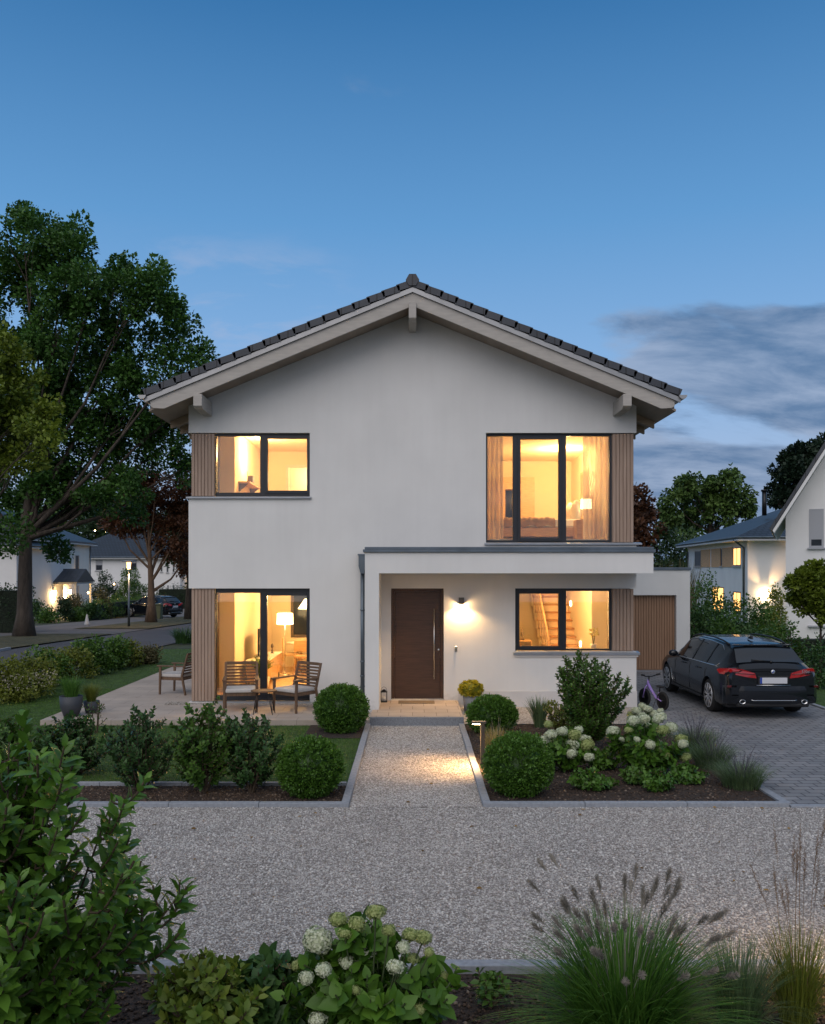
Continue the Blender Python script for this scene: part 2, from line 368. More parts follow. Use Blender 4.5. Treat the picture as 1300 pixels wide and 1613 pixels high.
def brick_mat(name, c1, c2, mortar, bw, bh, ms, rough=0.75, offset=0.5, bump=0.4, rot=0.0, coords='Object', speck=0.0, axes=None):
    m_, nt, B = nodemat(name); N = nt.nodes; L = nt.links
    tc = N.new('ShaderNodeTexCoord'); mp = N.new('ShaderNodeMapping'); mp.inputs['Rotation'].default_value = (0, 0, rot); L.new(tc.outputs[coords], mp.inputs[0])
    vec = mp.outputs[0]
    if axes:
        sp = N.new('ShaderNodeSeparateXYZ'); L.new(vec, sp.inputs[0]); cb = N.new('ShaderNodeCombineXYZ')
        for i, a in enumerate(axes): L.new(sp.outputs[a], cb.inputs[i])
        vec = cb.outputs[0]
    br = N.new('ShaderNodeTexBrick'); L.new(vec, br.inputs['Vector']); br.offset = offset
    br.inputs['Color1'].default_value = (*c1, 1); br.inputs['Color2'].default_value = (*c2, 1); br.inputs['Mortar'].default_value = (*mortar, 1)
    br.inputs['Scale'].default_value = 1.0; br.inputs['Mortar Size'].default_value = ms; br.inputs['Mortar Smooth'].default_value = 0.15
    br.inputs['Brick Width'].default_value = bw; br.inputs['Row Height'].default_value = bh
    n = N.new('ShaderNodeTexNoise'); L.new(tc.outputs[coords], n.inputs['Vector']); n.inputs['Scale'].default_value = 1.2; n.inputs['Detail'].default_value = 8; n.inputs['Roughness'].default_value = 0.65
    mr = N.new('ShaderNodeMapRange'); mr.inputs[1].default_value = 0.3; mr.inputs[2].default_value = 0.7; mr.inputs[3].default_value = 0.82; mr.inputs[4].default_value = 1.15; L.new(n.outputs['Fac'], mr.inputs[0])
    mx = N.new('ShaderNodeMix'); mx.data_type = 'RGBA'; mx.blend_type = 'MULTIPLY'; mx.inputs[0].default_value = 1; L.new(br.outputs['Color'], mx.inputs[6]); L.new(mr.outputs[0], mx.inputs[7])
    L.new(mx.outputs[2], B.inputs['Base Color']); B.inputs['Roughness'].default_value = rough
    n2 = N.new('ShaderNodeTexNoise'); L.new(tc.outputs[coords], n2.inputs['Vector']); n2.inputs['Scale'].default_value = 150; n2.inputs['Detail'].default_value = 3
    h = N.new('ShaderNodeMath'); h.operation = 'MULTIPLY_ADD'; L.new(br.outputs['Fac'], h.inputs[0]); h.inputs[1].default_value = -1.0
    h2 = N.new('ShaderNodeMath'); h2.operation = 'MULTIPLY'; L.new(n2.outputs['Fac'], h2.inputs[0]); h2.inputs[1].default_value = 0.25; L.new(h2.outputs[0], h.inputs[2])
    bp = N.new('ShaderNodeBump'); bp.inputs['Strength'].default_value = bump; bp.inputs['Distance'].default_value = 0.008; L.new(h.outputs[0], bp.inputs['Height']); L.new(bp.outputs[0], B.inputs['Normal'])
    MATS[name] = m_; return m_
brick_mat('terrace_slabs', (0.44, 0.37, 0.31), (0.40, 0.34, 0.29), (0.20, 0.17, 0.145), 0.8, 0.4, 0.004)
brick_mat('porch_slabs', (0.50, 0.40, 0.31), (0.45, 0.36, 0.28), (0.12, 0.09, 0.07), 0.42, 0.36, 0.004)
brick_mat('pavers', (0.24, 0.24, 0.245), (0.175, 0.18, 0.19), (0.06, 0.06, 0.065), 0.24, 0.16, 0.010, rot=R(0))
brick_mat('roof_tiles', (0.046, 0.052, 0.064), (0.034, 0.039, 0.050), (0.008, 0.008, 0.010), 0.30, 0.33, 0.012, rough=0.5, axes=(1, 0, 2), offset=0.0)
brick_mat('far_roof_tiles', (0.030, 0.040, 0.055), (0.024, 0.032, 0.045), (0.010, 0.012, 0.016), 0.35, 0.35, 0.05, rough=0.5)

def gravel_mat(name, pal, scale, bump=1.0):
    m_, nt, B = nodemat(name); N = nt.nodes; L = nt.links
    tc = N.new('ShaderNodeTexCoord')
    vo = N.new('ShaderNodeTexVoronoi'); vo.feature = 'F1'; vo.inputs['Scale'].default_value = scale; L.new(tc.outputs['Object'], vo.inputs['Vector'])
    cs = N.new('ShaderNodeSeparateColor'); L.new(vo.outputs['Color'], cs.inputs[0])
    cr = N.new('ShaderNodeValToRGB'); cr.color_ramp.interpolation = 'CONSTANT'; L.new(cs.outputs[0], cr.inputs[0])
    while len(cr.color_ramp.elements) < len(pal): cr.color_ramp.elements.new(0.9)
    for i, (e, c) in enumerate(zip(cr.color_ramp.elements, pal)): e.position = i / len(pal); e.color = (*c, 1)
    ed = N.new('ShaderNodeTexVoronoi'); ed.feature = 'DISTANCE_TO_EDGE'; ed.inputs['Scale'].default_value = scale; L.new(tc.outputs['Object'], ed.inputs['Vector'])
    er = N.new('ShaderNodeValToRGB'); L.new(ed.outputs['Distance'], er.inputs[0]); er.color_ramp.elements[0].color = (0.22, 0.21, 0.20, 1); er.color_ramp.elements[1].position = 0.10
    n = N.new('ShaderNodeTexNoise'); L.new(tc.outputs['Object'], n.inputs['Vector']); n.inputs['Scale'].default_value = 0.9; n.inputs['Detail'].default_value = 7; n.inputs['Roughness'].default_value = 0.6
    mr = N.new('ShaderNodeMapRange'); mr.inputs[1].default_value = 0.3; mr.inputs[2].default_value = 0.7; mr.inputs[3].default_value = 0.8; mr.inputs[4].default_value = 1.12; L.new(n.outputs['Fac'], mr.inputs[0])
    a = N.new('ShaderNodeMix'); a.data_type = 'RGBA'; a.blend_type = 'MULTIPLY'; a.inputs[0].default_value = 1; L.new(cr.outputs[0], a.inputs[6]); L.new(er.outputs[0], a.inputs[7])
    b = N.new('ShaderNodeMix'); b.data_type = 'RGBA'; b.blend_type = 'MULTIPLY'; b.inputs[0].default_value = 1; L.new(a.outputs[2], b.inputs[6]); L.new(mr.outputs[0], b.inputs[7])
    L.new(b.outputs[2], B.inputs['Base Color']); B.inputs['Roughness'].default_value = 0.85
    hm = N.new('ShaderNodeMath'); hm.operation = 'ADD'; L.new(ed.outputs['Distance'], hm.inputs[0])
    h2 = N.new('ShaderNodeMath'); h2.operation = 'MULTIPLY'; L.new(cs.outputs[1], h2.inputs[0]); h2.inputs[1].default_value = 0.35; L.new(h2.outputs[0], hm.inputs[1])
    bp = N.new('ShaderNodeBump'); bp.inputs['Strength'].default_value = bump; bp.inputs['Distance'].default_value = 0.6 / scale; L.new(hm.outputs[0], bp.inputs['Height']); L.new(bp.outputs[0], B.inputs['Normal'])
    MATS[name] = m_; return m_
gravel_mat('gravel', [(0.25,0.225,0.20),(0.46,0.43,0.39),(0.63,0.59,0.54),(0.35,0.315,0.28),(0.72,0.68,0.62),(0.52,0.48,0.44),(0.29,0.245,0.21)], 62)
gravel_mat('pale_gravel', [(0.42,0.38,0.33),(0.55,0.51,0.46),(0.33,0.29,0.25),(0.62,0.58,0.52)], 45)
mat('mulch', (0.030, 0.020, 0.014), 0.95, var=0.6, vscale=35, bump=1.0, bscale=55, bdist=0.03, col2=(0.075, 0.05, 0.036))
mat('asphalt', (0.075, 0.072, 0.078), 0.85, var=0.14, vscale=0.8, bump=0.25, bscale=90, detail=8)
mat('side_paving', (0.13, 0.135, 0.15), 0.85, var=0.12, vscale=1.5, bump=0.2, bscale=60)
mat('sidewalk', (0.155, 0.14, 0.13), 0.9, var=0.15, vscale=1.2, bump=0.25, bscale=50)
mat('verge', (0.075, 0.075, 0.028), 0.95, var=0.35, vscale=2.5, bump=0.6, bscale=40, bdist=0.05, col2=(0.13, 0.11, 0.05))
mat('lawn', (0.040, 0.085, 0.014), 0.95, var=0.35, vscale=5, bump=0.7, bscale=70, bdist=0.03, col2=(0.060, 0.120, 0.020))
mat('earth', (0.04, 0.05, 0.022), 0.95, var=0.4, vscale=0.7, bump=0.4, bscale=20, bdist=0.05)
leafmat('grass_blade', (0.020, 0.055, 0.008), (0.055, 0.115, 0.020), tip=(0.16, 0.14, 0.05))
mat('stone_bit', (0.34, 0.32, 0.31), 0.85)

# ------------------------------------------------------------------ terrain and paving
def gz(Y): return -0.025 * min(max(Y - 30.0, 0.0), 40.0)
def YT(py):
    k = py - HOR; y = FPX * HC / k
    if y <= 30: return y
    y = FPX * (HC - 0.75) / (k - FPX * 0.025) if k > 40 else 999
    return y if y < 70 else FPX * 3.7 / k
def ground_pt(px, py): Y = YT(py); return Vector((PX(px, Y), Y, gz(Y)))
def sheet(name, xs, ys, z, m, kind='structure', zf=None, lab=None):
    bm = bmesh.new(); V = [[bm.verts.new((x, y, (zf(y) if zf else 0) + z)) for x in xs] for y in ys]
    for j in range(len(ys)-1):
        for i in range(len(xs)-1): bm.faces.new((V[j][i], V[j][i+1], V[j+1][i+1], V[j+1][i]))
    me = bpy.data.meshes.new(name); bm.to_mesh(me); bm.free()
    return tag(link(name, me, MATS[m]), lab, None, None, kind)
YS = [-40, 0, 30, 40, 50, 60, 70, 90, 140, 300, 900]
sheet('ground', [-900, -200, -60, -20, 0, 20, 60, 200, 900], YS, -0.03, 'earth', zf=gz)
NB = 10.08   # far edge of the gravel drive
sheet('gravel_drive', [-30, 30], [6.04, NB], 0.0, 'gravel')
sheet('garden_path', [-0.72, 0.80], [NB, 15.35], 0.004, 'gravel')
sheet('driveway', [4.28, 7.93], [NB, 23.62], 0.002, 'pavers')
sheet('front_lawn', [-14, -8.9 + 0.0, -4, -0.80], [11.1, 15.3], 0.012, 'lawn')
sheet('side_lawn', [-8.95, -6.42], [15.3, 20, 26, 30], 0.010, 'lawn')
sheet('right_lawn', [7.96, 40], [NB, 30, 45, 60], 0.006, 'lawn', zf=gz)
sheet('foreground_bed', [-30, 30], [-3, 5.94], -0.005, 'mulch')
sheet('left_bed', [-30, -0.82], [NB + 0.1, 11.1], 0.004, 'mulch')
sheet('right_bed', [0.90, 4.28], [NB + 0.1, 15.4], 0.004, 'mulch')
sheet('wall_bed', [-1.75, -0.80], [14.1, 15.3], 0.02, 'mulch')
sheet('gravel_strip', [0.90, 4.36], [15.4, 17.32], 0.02, 'pale_gravel')
sheet('street', [-13.6, -9.0], [-20, 0, 30, 50, 70, 110], 0.0, 'asphalt', zf=gz)
sheet('side_street', [-13.6, 60], [70.5, 78], 0.004, 'asphalt', zf=gz)
sheet('verge', [-17.6, -13.66], [-20, 30, 40.5], 0.04, 'verge', zf=gz)
sheet('verge', [-17.6, -13.66], [46.0, 58, 70], 0.04, 'verge', zf=gz)
sheet('sidewalk', [-21.4, -17.6], [-20, 30, 50, 70, 90], 0.01, 'sidewalk', zf=gz)
sheet('sidewalk', [-17.6, -13.66], [40.5, 46.0], 0.012, 'sidewalk', zf=gz)
sheet('side_path', [-9.0, -4.4], [26.0, 29.0], 0.006, 'side_paving')
def kerb(x0, x1, y0, y1, z0, z1, m='granite', n=None, along='x'):
    """edging of single stones with thin joints"""
    b = MB(); L_ = (x1 - x0) if along == 'x' else (y1 - y0); n = n or max(1, round(L_ / 1.0))
    for i in range(n):
        j = random.uniform(-0.002, 0.002)
        if along == 'x': b.box(x0 + L_*i/n + .003, x0 + L_*(i+1)/n - .003, y0 + j, y1 + j, z0, z1 + j)
        else: b.box(x0 + j, x1 + j, y0 + L_*i/n + .003, y0 + L_*(i+1)/n - .003, z0, z1 + j)
    o = b.build('kerb', MATS[m], bevel=0.004); return tag(o, kind='structure')
mat('edging', (0.27, 0.29, 0.32), 0.8, var=0.15, vscale=25, bump=0.2, bscale=90)
kerb(-12, -0.72, NB, NB + 0.09, -0.1, 0.05, 'edging')
kerb(-0.81, -0.72, NB + 0.09, 15.33, -0.1, 0.05, 'edging', along='y')
kerb(0.80, 4.28, NB, NB + 0.09, -0.1, 0.05, 'edging')
kerb(0.80, 0.89, NB + 0.09, 15.33, -0.1, 0.05, 'edging', along='y')
kerb(4.24, 4.34, NB + 0.1, 15.4, -0.1, 0.03, 'edging', along='y')
kerb(4.29, 8.05, NB - 0.02, NB + 0.07, -0.1, 0.02, 'edging')
kerb(-12, 12, 5.94, 6.04, -0.1, 0.05, 'edging', n=24)
kerb(7.93, 8.02, NB + 0.1, 23.5, -0.1, 0.03, 'edging', along='y')
kerb(-8.0, -0.82, 11.06, 11.13, -0.05, 0.045, 'edging')
kerb(-13.66, -13.55, -20, 30, -0.1, 0.08, 'edging', along='y')
# terrace and porch step
b = MB(); b.box(-6.42, -0.74, 15.32, 17.30, -0.1, 0.10); b.box(-6.42, -4.37, 17.30, 24.0, -0.1, 0.10)
tag(b.build('terrace', MATS['terrace_slabs']), kind='structure')
b = MB(); b.box(-4.30, -1.6, 17.12, 17.295, 0.095, 0.107); tag(b.build('gravel_strip', MATS['pale_gravel']), kind='structure')
b = MB(); b.box(-0.73, 0.88, 15.40, 17.30, -0.1, 0.150); tag(b.build('porch_floor', MATS['porch_slabs']), kind='structure')
b = MB(); b.box(-0.735, 0.885, 15.34, 15.397, -0.1, 0.146); tag(b.build('step_riser', MATS['granite'], bevel=0.004), kind='structure')
# irregular pale stones beside the cladding corner
b = MB()
for i in range(160):
    x = -4.42 - random.random() * .35; y = 17.05 + random.random() * .35
    b.ball((x, y, 0.105), 0.012 + random.random() * .012, 1, (1, 1, .6))
tag(b.build('pebbles', MATS['pale_gravel']), None, None, None, 'stuff')

# ------------------------------------------------------------------ wall helper
def wall_grid(b, x0, x1, z0, z1, holes, y0, y1, swap=False):
    """slab between y0 and y1 with rectangular holes (x0,x1,z0,z1); swap: the slab runs along Y instead"""
    xs = sorted({x0, x1, *[min(max(h[i], x0), x1) for h in holes for i in (0, 1)]}); zs = sorted({z0, z1, *[min(max(h[i], z0), z1) for h in holes for i in (2, 3)]})
    for i in range(len(xs)-1):
        run = None
        for j in range(len(zs)-1):
            cx_, cz_ = (xs[i]+xs[i+1])/2, (zs[j]+zs[j+1])/2
            solid = not any(h[0] < cx_ < h[1] and h[2] < cz_ < h[3] for h in holes)
            if solid:
                if run is None: run = zs[j]
            if (not solid or j == len(zs)-2) and run is not None:
                top = zs[j+1] if solid else zs[j]
                if swap: b.box(y0, y1, xs[i], xs[i+1], run, top)
                else: b.box(xs[i], xs[i+1], y0, y1, run, top)
                run = None

# ------------------------------------------------------------------ the house
HX, HY, HB = 4.36, 17.30, 27.5
house = thing('detached_house', 'white rendered two-storey gabled house with dark tiled roof and lit windows', 'house', (0, 0, 0))
SL = 0.412; RZ = 8.10
def roof_z(x): return RZ - SL * abs(x)
UL = (-HX, -2.0, 4.12, 5.36); LV = (-HX, -2.0, 0.12, 2.33); GRW = (2.0, HX, 1.10, 2.33); URW = (1.43, HX, 3.22, 5.36); DR = (-0.42, 0.61, 0.15, 2.33)
b = MB()
wall_grid(b, -HX, HX, 0.0, 5.62, [UL, LV, GRW, URW, DR], HY, HY + 0.34)
top = [(-HX, 5.62), (HX, 5.62), (HX, roof_z(HX) - .42), (0, RZ - .42), (-HX, roof_z(HX) - .42)]
b.poly_prism(top, 'y', HY, HY + 0.34)
# side walls with the corner recesses, back wall
wall_grid(b, HY + .34, HB, 0.0, roof_z(HX) - .43, [(0, HY + 1.3, 4.12, 5.36), (0, HY + 1.3, 0.12, 2.33)], -HX, -HX + .3, swap=True)
wall_grid(b, HY + .34, HB, 0.0, roof_z(HX) - .43, [(0, HY + 1.3, 3.22, 5.36), (0, HY + 1.3, 1.10, 2.33)], HX - .3, HX, swap=True)
b.poly_prism([(-HX + .3, 0), (HX - .3, 0), (HX - .3, roof_z(HX) - .43), (0, RZ - .43), (-HX + .3, roof_z(HX) - .43)], 'y', HB - .3, HB)
b.build('wall', MATS['stucco'], house)
b = MB(); b.box(0.89, HX + .012, HY - .012, HY + .05, -0.1, 0.33); b.build('plinth', MATS['stucco_plinth'], house)

# cladding of vertical battens
def battens(b, x0, x1, z0, z1, y, n, th=0.022, gap=0.3):
    b.box(x0, x1, y + th, y + th + .03, z0, z1)
    st = (x1 - x0) / n
    for i in range(n): b.box(x0 + st*i + st*gap/2, x0 + st*(i+1) - st*gap/2, y + random.uniform(-.001, .001), y + th - .001, z0 + .005, z1 - .005)
def battens_side(b, y0, y1, z0, z1, x, sgn, n, th=0.022, gap=0.3):
    a = x - sgn * (th + .03)
    b.box(min(a, x - sgn*th), max(a, x - sgn*th), y0, y1, z0, z1)
    st = (y1 - y0) / n
    for i in range(n): b.box(min(x, x - sgn*(th-.001)), max(x, x - sgn*(th-.001)), y0 + st*i + st*gap/2, y0 + st*(i+1) - st*gap/2, z0 + .005, z1 - .005)
for (sg, z0, z1) in ((-1, 4.12, 5.36), (-1, 0.12, 2.33), (1, 3.22, 5.36), (1, 1.10, 2.33)):
    b = MB()
    xo = sg * (HX - .045); xi = sg * 3.90 if sg > 0 else -3.86
    battens(b, min(xo, xi), max(xo, xi), z0 + .01, z1 - .01, HY + .03, 7 if sg < 0 else 6, gap=0.22)
    battens_side(b, HY + .085, HY + 1.29, z0 + .01, z1 - .01, xo, sg, 17, gap=0.22)
    b.build('cladding', MATS['larch'], house)
    b = MB(); b.box(*sorted((sg * 3.875, sg * 4.25)), HY + .10, HY + .335, z0 + .0006, z1 - .0006); b.box(*sorted((sg * 4.07, sg * 4.25)), HY + .3355, HY + 1.299, z0 + .0006, z1 - .0006)
    b.build('corner_lining', MATS['stucco_plinth'], house)

def window(op, panes, name='window', sill=True, depth=0.09, sash=(), outer=None, sill_x=None, door=False):
    """op: opening x0,x1,z0,z1; panes: rects in world x,z"""
    x0, x1, z0, z1 = op; y = HY + depth
    f = MB(); wall_grid(f, x0 + .002, x1 - .002, z0 + .012, z1 - .002, panes, y, y + .08)
    win = f.build(name, MATS['anthracite'], house, bevel=0.003)
    for k, (a, c, d, e) in enumerate(panes):
        g = MB(); g.box(a - .01, c + .01, y + .045, y + .053, d - .01, e + .01); g.build('pane', MATS['glass'], win)
    for k in sash:
        a, c, d, e = panes[k]; s_ = MB(); t = .055
        wall_grid(s_, a - t, c + t, d - t, e + t, [(a + .002, c - .002, d + .002, e - .002)], y - .022, y + .004); s_.build('sash', MATS['anthracite'], win, bevel=0.004)
    if sill:
        s0, s1 = sill_x or (x0 - .03, x1 + .03)
        m_ = MB(); m_.poly_prism([(HY - .055, z0 - .042), (HY - .055, z0 - .010), (HY + depth, z0 + .010), (HY + depth, z0 - .042)], 'x', s0, s1)
        m_.build('sill', MATS['sill_metal'], win, bevel=0.003)
    return win
def wx(p): return (p - CX) * (HY + .10) / FPX
def wz(p): return HC + (HOR - p) * (HY + .10) / FPX
def pane(px0, px1, py0, py1): return (wx(px0), wx(px1), wz(py1), wz(py0))
window((-3.86, -2.0, 4.12, 5.36), [pane(341.5, 410, 687, 776), pane(422, 484, 691, 773)], sash=(1,), sill_x=(-HX - .04, -1.97))
window((-3.86, -2.0, 0.12, 2.33), [pane(341.5, 410, 934, 1095), pane(421, 483.5, 938, 1093)], name='patio_door', sash=(1,), sill_x=(-3.9, -1.98))
window((2.0, 3.90, 1.10, 2.33), [pane(818, 880, 935, 1018), pane(892, 960, 931, 1022)], sash=(0,), sill=False)
window((1.43, 3.90, 3.22, 5.36), [pane(768, 808, 687, 851), pane(820, 880, 692, 848), pane(892, 960, 687, 851)], sash=(1,), sill_x=(1.40, HX + .10))
b = MB(); b.poly_prism([(HY - .06, 1.035), (HY - .06, 1.085), (HY + .12, 1.105), (HY + .12, 1.035)], 'x', 1.96, HX + .06)
b.build('sill', MATS['sill_metal'], house, bevel=0.004)
b = MB(); b.box(1.98, HX + .03, HY - .035, HY + .1, 1.00, 1.036); b.build('sill', MATS['stucco_plinth'], house)

# front door
def door_mat():
    m_, nt, B = nodemat('door_wood'); N = nt.nodes; L = nt.links
    tc = N.new('ShaderNodeTexCoord'); mp = N.new('ShaderNodeMapping'); mp.inputs['Scale'].default_value = (1.2, 1, 26); L.new(tc.outputs['Object'], mp.inputs[0])
    n = N.new('ShaderNodeTexNoise'); n.inputs['Scale'].default_value = 3; n.inputs['Detail'].default_value = 6; L.new(mp.outputs[0], n.inputs['Vector'])
    cr = N.new('ShaderNodeValToRGB'); L.new(n.outputs['Fac'], cr.inputs[0]); cr.color_ramp.elements[0].position = .25; cr.color_ramp.elements[1].position = .75
    cr.color_ramp.elements[0].color = (0.050, 0.024, 0.014, 1); cr.color_ramp.elements[1].color = (0.105, 0.052, 0.030, 1)
    L.new(cr.outputs[0], B.inputs['Base Color']); B.inputs['Roughness'].default_value = 0.42
    MATS['door_wood'] = m_
door_mat()
b = MB(); wall_grid(b, DR[0] + .003, DR[1] - .003, .155, DR[3] - .003, [(DR[0] + .065, DR[1] - .065, .0, DR[3] - .065)], HY + .13, HY + .23)
fd = b.build('front_door', MATS['door_wood'], house, bevel=.004)
b = MB(); b.box(DR[0] + .07, DR[1] - .07, HY + .165, HY + .215, .17, DR[3] - .07); b.build('door_leaf', MATS['door_wood'], fd)
b = MB(); hx = PX(684, HY + .1); b.tube([(hx, HY + .09, .55), (hx, HY + .09, 1.93)], .014, 10)
for z in (.72, 1.76): b.tube([(hx, HY + .09, z), (hx, HY + .17, z)], .009, 8)
b.build('handle', MATS['steel'], fd)
b = MB(); b.lathe([(0, 0), (.026, 0), (.026, .012), (.012, .014), (0, .014)], M=Matrix.Translation((PX(691.5, HY + .1), HY + .164, 1.12)) @ Matrix.Rotation(R(90), 4, 'X'), seg=16)
b.build('lock', MATS['steel'], fd)
b = MB(); b.box(DR[0] + .01, DR[1] - .01, HY + .12, HY + .26, .150, .170); b.build('threshold', MATS['steel'], fd)

# porch: column, canopy, coping
CY = 16.15
b = MB(); b.box(-.865, -.61, CY, HY - .001, 0.101, 2.63); b.build('porch_column', MATS['stucco'], house)
b = MB(); b.box(-.865, HX + .02, CY, HY - .001, 2.6305, 3.01); b.build('porch_canopy', MATS['stucco'], house)
b = MB(); b.box(-.90, HX + .055, CY - .04, HY - .002, 3.012, 3.065); b.box(-.87, HX + .03, CY - .005, HY - .003, 3.066, 3.11)
b.build('coping', MATS['zinc'], house, bevel=.006)
# downpipe with hopper
b = MB(); dx = PX(571, 17.2)
b.poly_prism([(dx - .07, 2.98), (dx + .06, 2.98), (dx + .06, 2.76), (dx + .035, 2.62), (dx - .03, 2.62), (dx - .07, 2.76)], 'y', 17.12, 17.29)
b.box(dx - .085, dx + .07, 17.10, 17.295, 2.97, 3.0)
b.tube([(dx, 17.21, 2.64), (dx, 17.21, .1)], .037, 12)
for z in (.62, .9, 1.9): b.tube([(dx, 17.21, z), (dx, 17.21, z + .035)], .044, 12)
b.box(dx - .05, dx + .05, 17.24, 17.3, .42, .44)
b.build('downpipe', MATS['zinc'], house)

# roof
ang = math.atan(SL); FY = 16.48; BY = 28.1; EX = 4.98
def slope_M(sg):   # local: x runs down the slope from the ridge, z is the slope normal
    return Matrix.Translation((0, 0, RZ)) @ (Matrix.Rotation(ang, 4, 'Y') if sg > 0 else Matrix.Rotation(-ang, 4, 'Y') @ Matrix.Diagonal((-1, 1, 1, 1)))
LS = EX / math.cos(ang)
b = MB(); n = 18; st = LS / n
for sg in (1, -1):
    M = slope_M(sg)
    for i in range(n):
        x0, x1 = st * i - .02, st * (i + 1) + .03
        ya = FY
        # verge tile closes the edge, plain tiles behind with tiny offsets
        pts = [(x0, -.045), (x0, -.016), (x1, .005), (x1, -.115), (x1 - .02, -.115), (x0 + .03, -.145)]
        vs0 = [b.bm.verts.new(M @ Vector((p[0], ya, p[1]))) for p in pts]; vs1 = [b.bm.verts.new(M @ Vector((p[0], ya + .30, p[1]))) for p in pts]
        b.bm.faces.new(vs0); b.bm.faces.new(vs1[::-1])
        for k in range(6): b.bm.faces.new((vs0[k], vs1[k], vs1[(k+1) % 6], vs0[(k+1) % 6]))
        b.box(x0, x1 - .012, ya + .301, BY, -.05 + .0, -.012, M)
b.build('roof', MATS['roof_tiles'], house)
b = MB()
nrt = 30; L_ = (BY - FY) / nrt
for i in range(nrt):
    y0 = FY - .02 + L_ * i; r_ = .115 if i else .125
    b.tube([(0, y0, RZ - .03), (0, y0 + L_ + .03, RZ - .045)], [r_, r_ * .9], 6 if i == 0 else 10, smooth=i > 0)
b.build('ridge', MATS['roof_tiles'], house)
# verge trim, bargeboards, soffit, rafters, gutters
def slope_board(b, sg, off0, off1, y0, y1, xs=0.0, xe=EX, cut=None):
    """vertical-sided board following the slope; off are vertical distances below the tile line"""
    pts = [(sg*xs, roof_z(xs) - off0), (sg*xe, roof_z(xe) - off0)]
    if cut: pts += [(sg*xe, roof_z(xe) - off0 - cut[0]), (sg*(xe - .05), roof_z(xe) - off0 - cut[0] - .035), (sg*(xe - .25), roof_z(xe) - off0 - cut[0] - .045), (sg*(xe - cut[1]), roof_z(xe - cut[1]) - off1)]
    else: pts += [(sg*xe, roof_z(xe) - off1)]
    pts += [(sg*xs, roof_z(xs) - off1)]
    b.poly_prism(pts, 'y', y0, y1)
for sg in (1, -1):
    b = MB(); slope_board(b, sg, .155, .245, FY + .02, FY + .07); b.build('verge_trim', MATS['gutter_metal'], house)
    b = MB(); slope_board(b, sg, .247, .49, FY + .06, FY + .11, xe=EX - .10, cut=(.10, .62)); b.build('bargeboard', MATS['painted_timber'], house)
    b = MB(); slope_board(b, sg, .38, .42, FY + .112, BY - .1, xe=EX - .06); b.build('soffit', MATS['soffit_timber'], house)
    b = MB(); slope_board(b, sg, .15, .375, FY + .114, BY - .12, xs=.02, xe=EX - .09); b.build('roof_core', MATS['soffit_timber'], house)
    y = HY + .55; 
    while y < BY - .3:
        b = MB(); slope_board(b, sg, .421, .56, y, y + .09, xs=HX + .002, xe=EX - .12); b.build('rafter', MATS['rafter_timber'], house); y += .75
    # half-round gutter
    b = MB(); gx, gz_ = EX + .035, roof_z(EX) - .115; r_ = .075; ring = []
    prof = [(gx*sg + sg*r_*math.cos(t), gz_ - r_*math.sin(t)) for t in [math.pi*k/10 for k in range(11)]] + [(gx*sg + sg*(r_-.006)*math.cos(t), gz_ + .002 - (r_-.008)*math.sin(t)) for t in [math.pi*(10-k)/10 for k in range(11)]]
    b.poly_prism(prof, 'y', FY - .02, BY)
    b.poly_prism([(gx*sg + sg*r_*math.cos(t), gz_ - r_*math.sin(t)) for t in [math.pi*k/10 for k in range(11)]], 'y', FY - .03, FY - .021)
    b.build('gutter', MATS['gutter_metal'], house)
def purlin(x0, x1, z0, z1):
    b = MB(); b.poly_prism([(FY - .03, z0 + .05), (FY - .03, z1), (HY + .1, z1), (HY + .1, z0), (FY + .06, z0)], 'x', x0, x1); b.build('purlin', MATS['painted_timber'], house, bevel=.006)
purlin(-.07, .07, 7.31, 7.66); purlin(3.90, 4.06, 5.68, 5.95); purlin(-4.06, -3.90, 5.68, 5.95)

# ------------------------------------------------------------------ garage
gar = thing('garage', 'low white flat-roofed garage with vertical wooden slat door behind the bicycle', 'garage', (0, 0, 0))
GY = 23.5; GR_ = 7.34
b = MB(); wall_grid(b, HX + .002, GR_, 0, 2.68, [(4.62, 6.98, -1, 2.02)], GY, GY + .3); b.box(GR_ - .3, GR_, GY + .3, GY + 6, 0, 2.68); b.box(HX + .002, GR_ - .3, GY + 5.7, GY + 6, 0, 2.68)
b.box(HX + .002, GR_ - .301, GY + .301, GY + 5.69, 2.4, 2.5)
b.build('wall', MATS['stucco'], gar)
b = MB(); b.box(HX + .004, GR_ + .03, GY - .03, GY + .33, 2.682, 2.755); b.box(GR_ - .33, GR_ + .03, GY + .33, GY + 6.03, 2.682, 2.755); b.build('coping', MATS['zinc'], gar, bevel=.005)
b = MB(); battens(b, 4.62, 6.98, 0.03, 2.02, GY + .14, 34, th=.03, gap=.25); b.build('garage_door', MATS['door_slat_wood'], gar)
b = MB(); b.box(4.62, 6.98, GY - .03, GY + .14, -.05, .03); b.build('threshold', MATS['sill_metal'], gar)
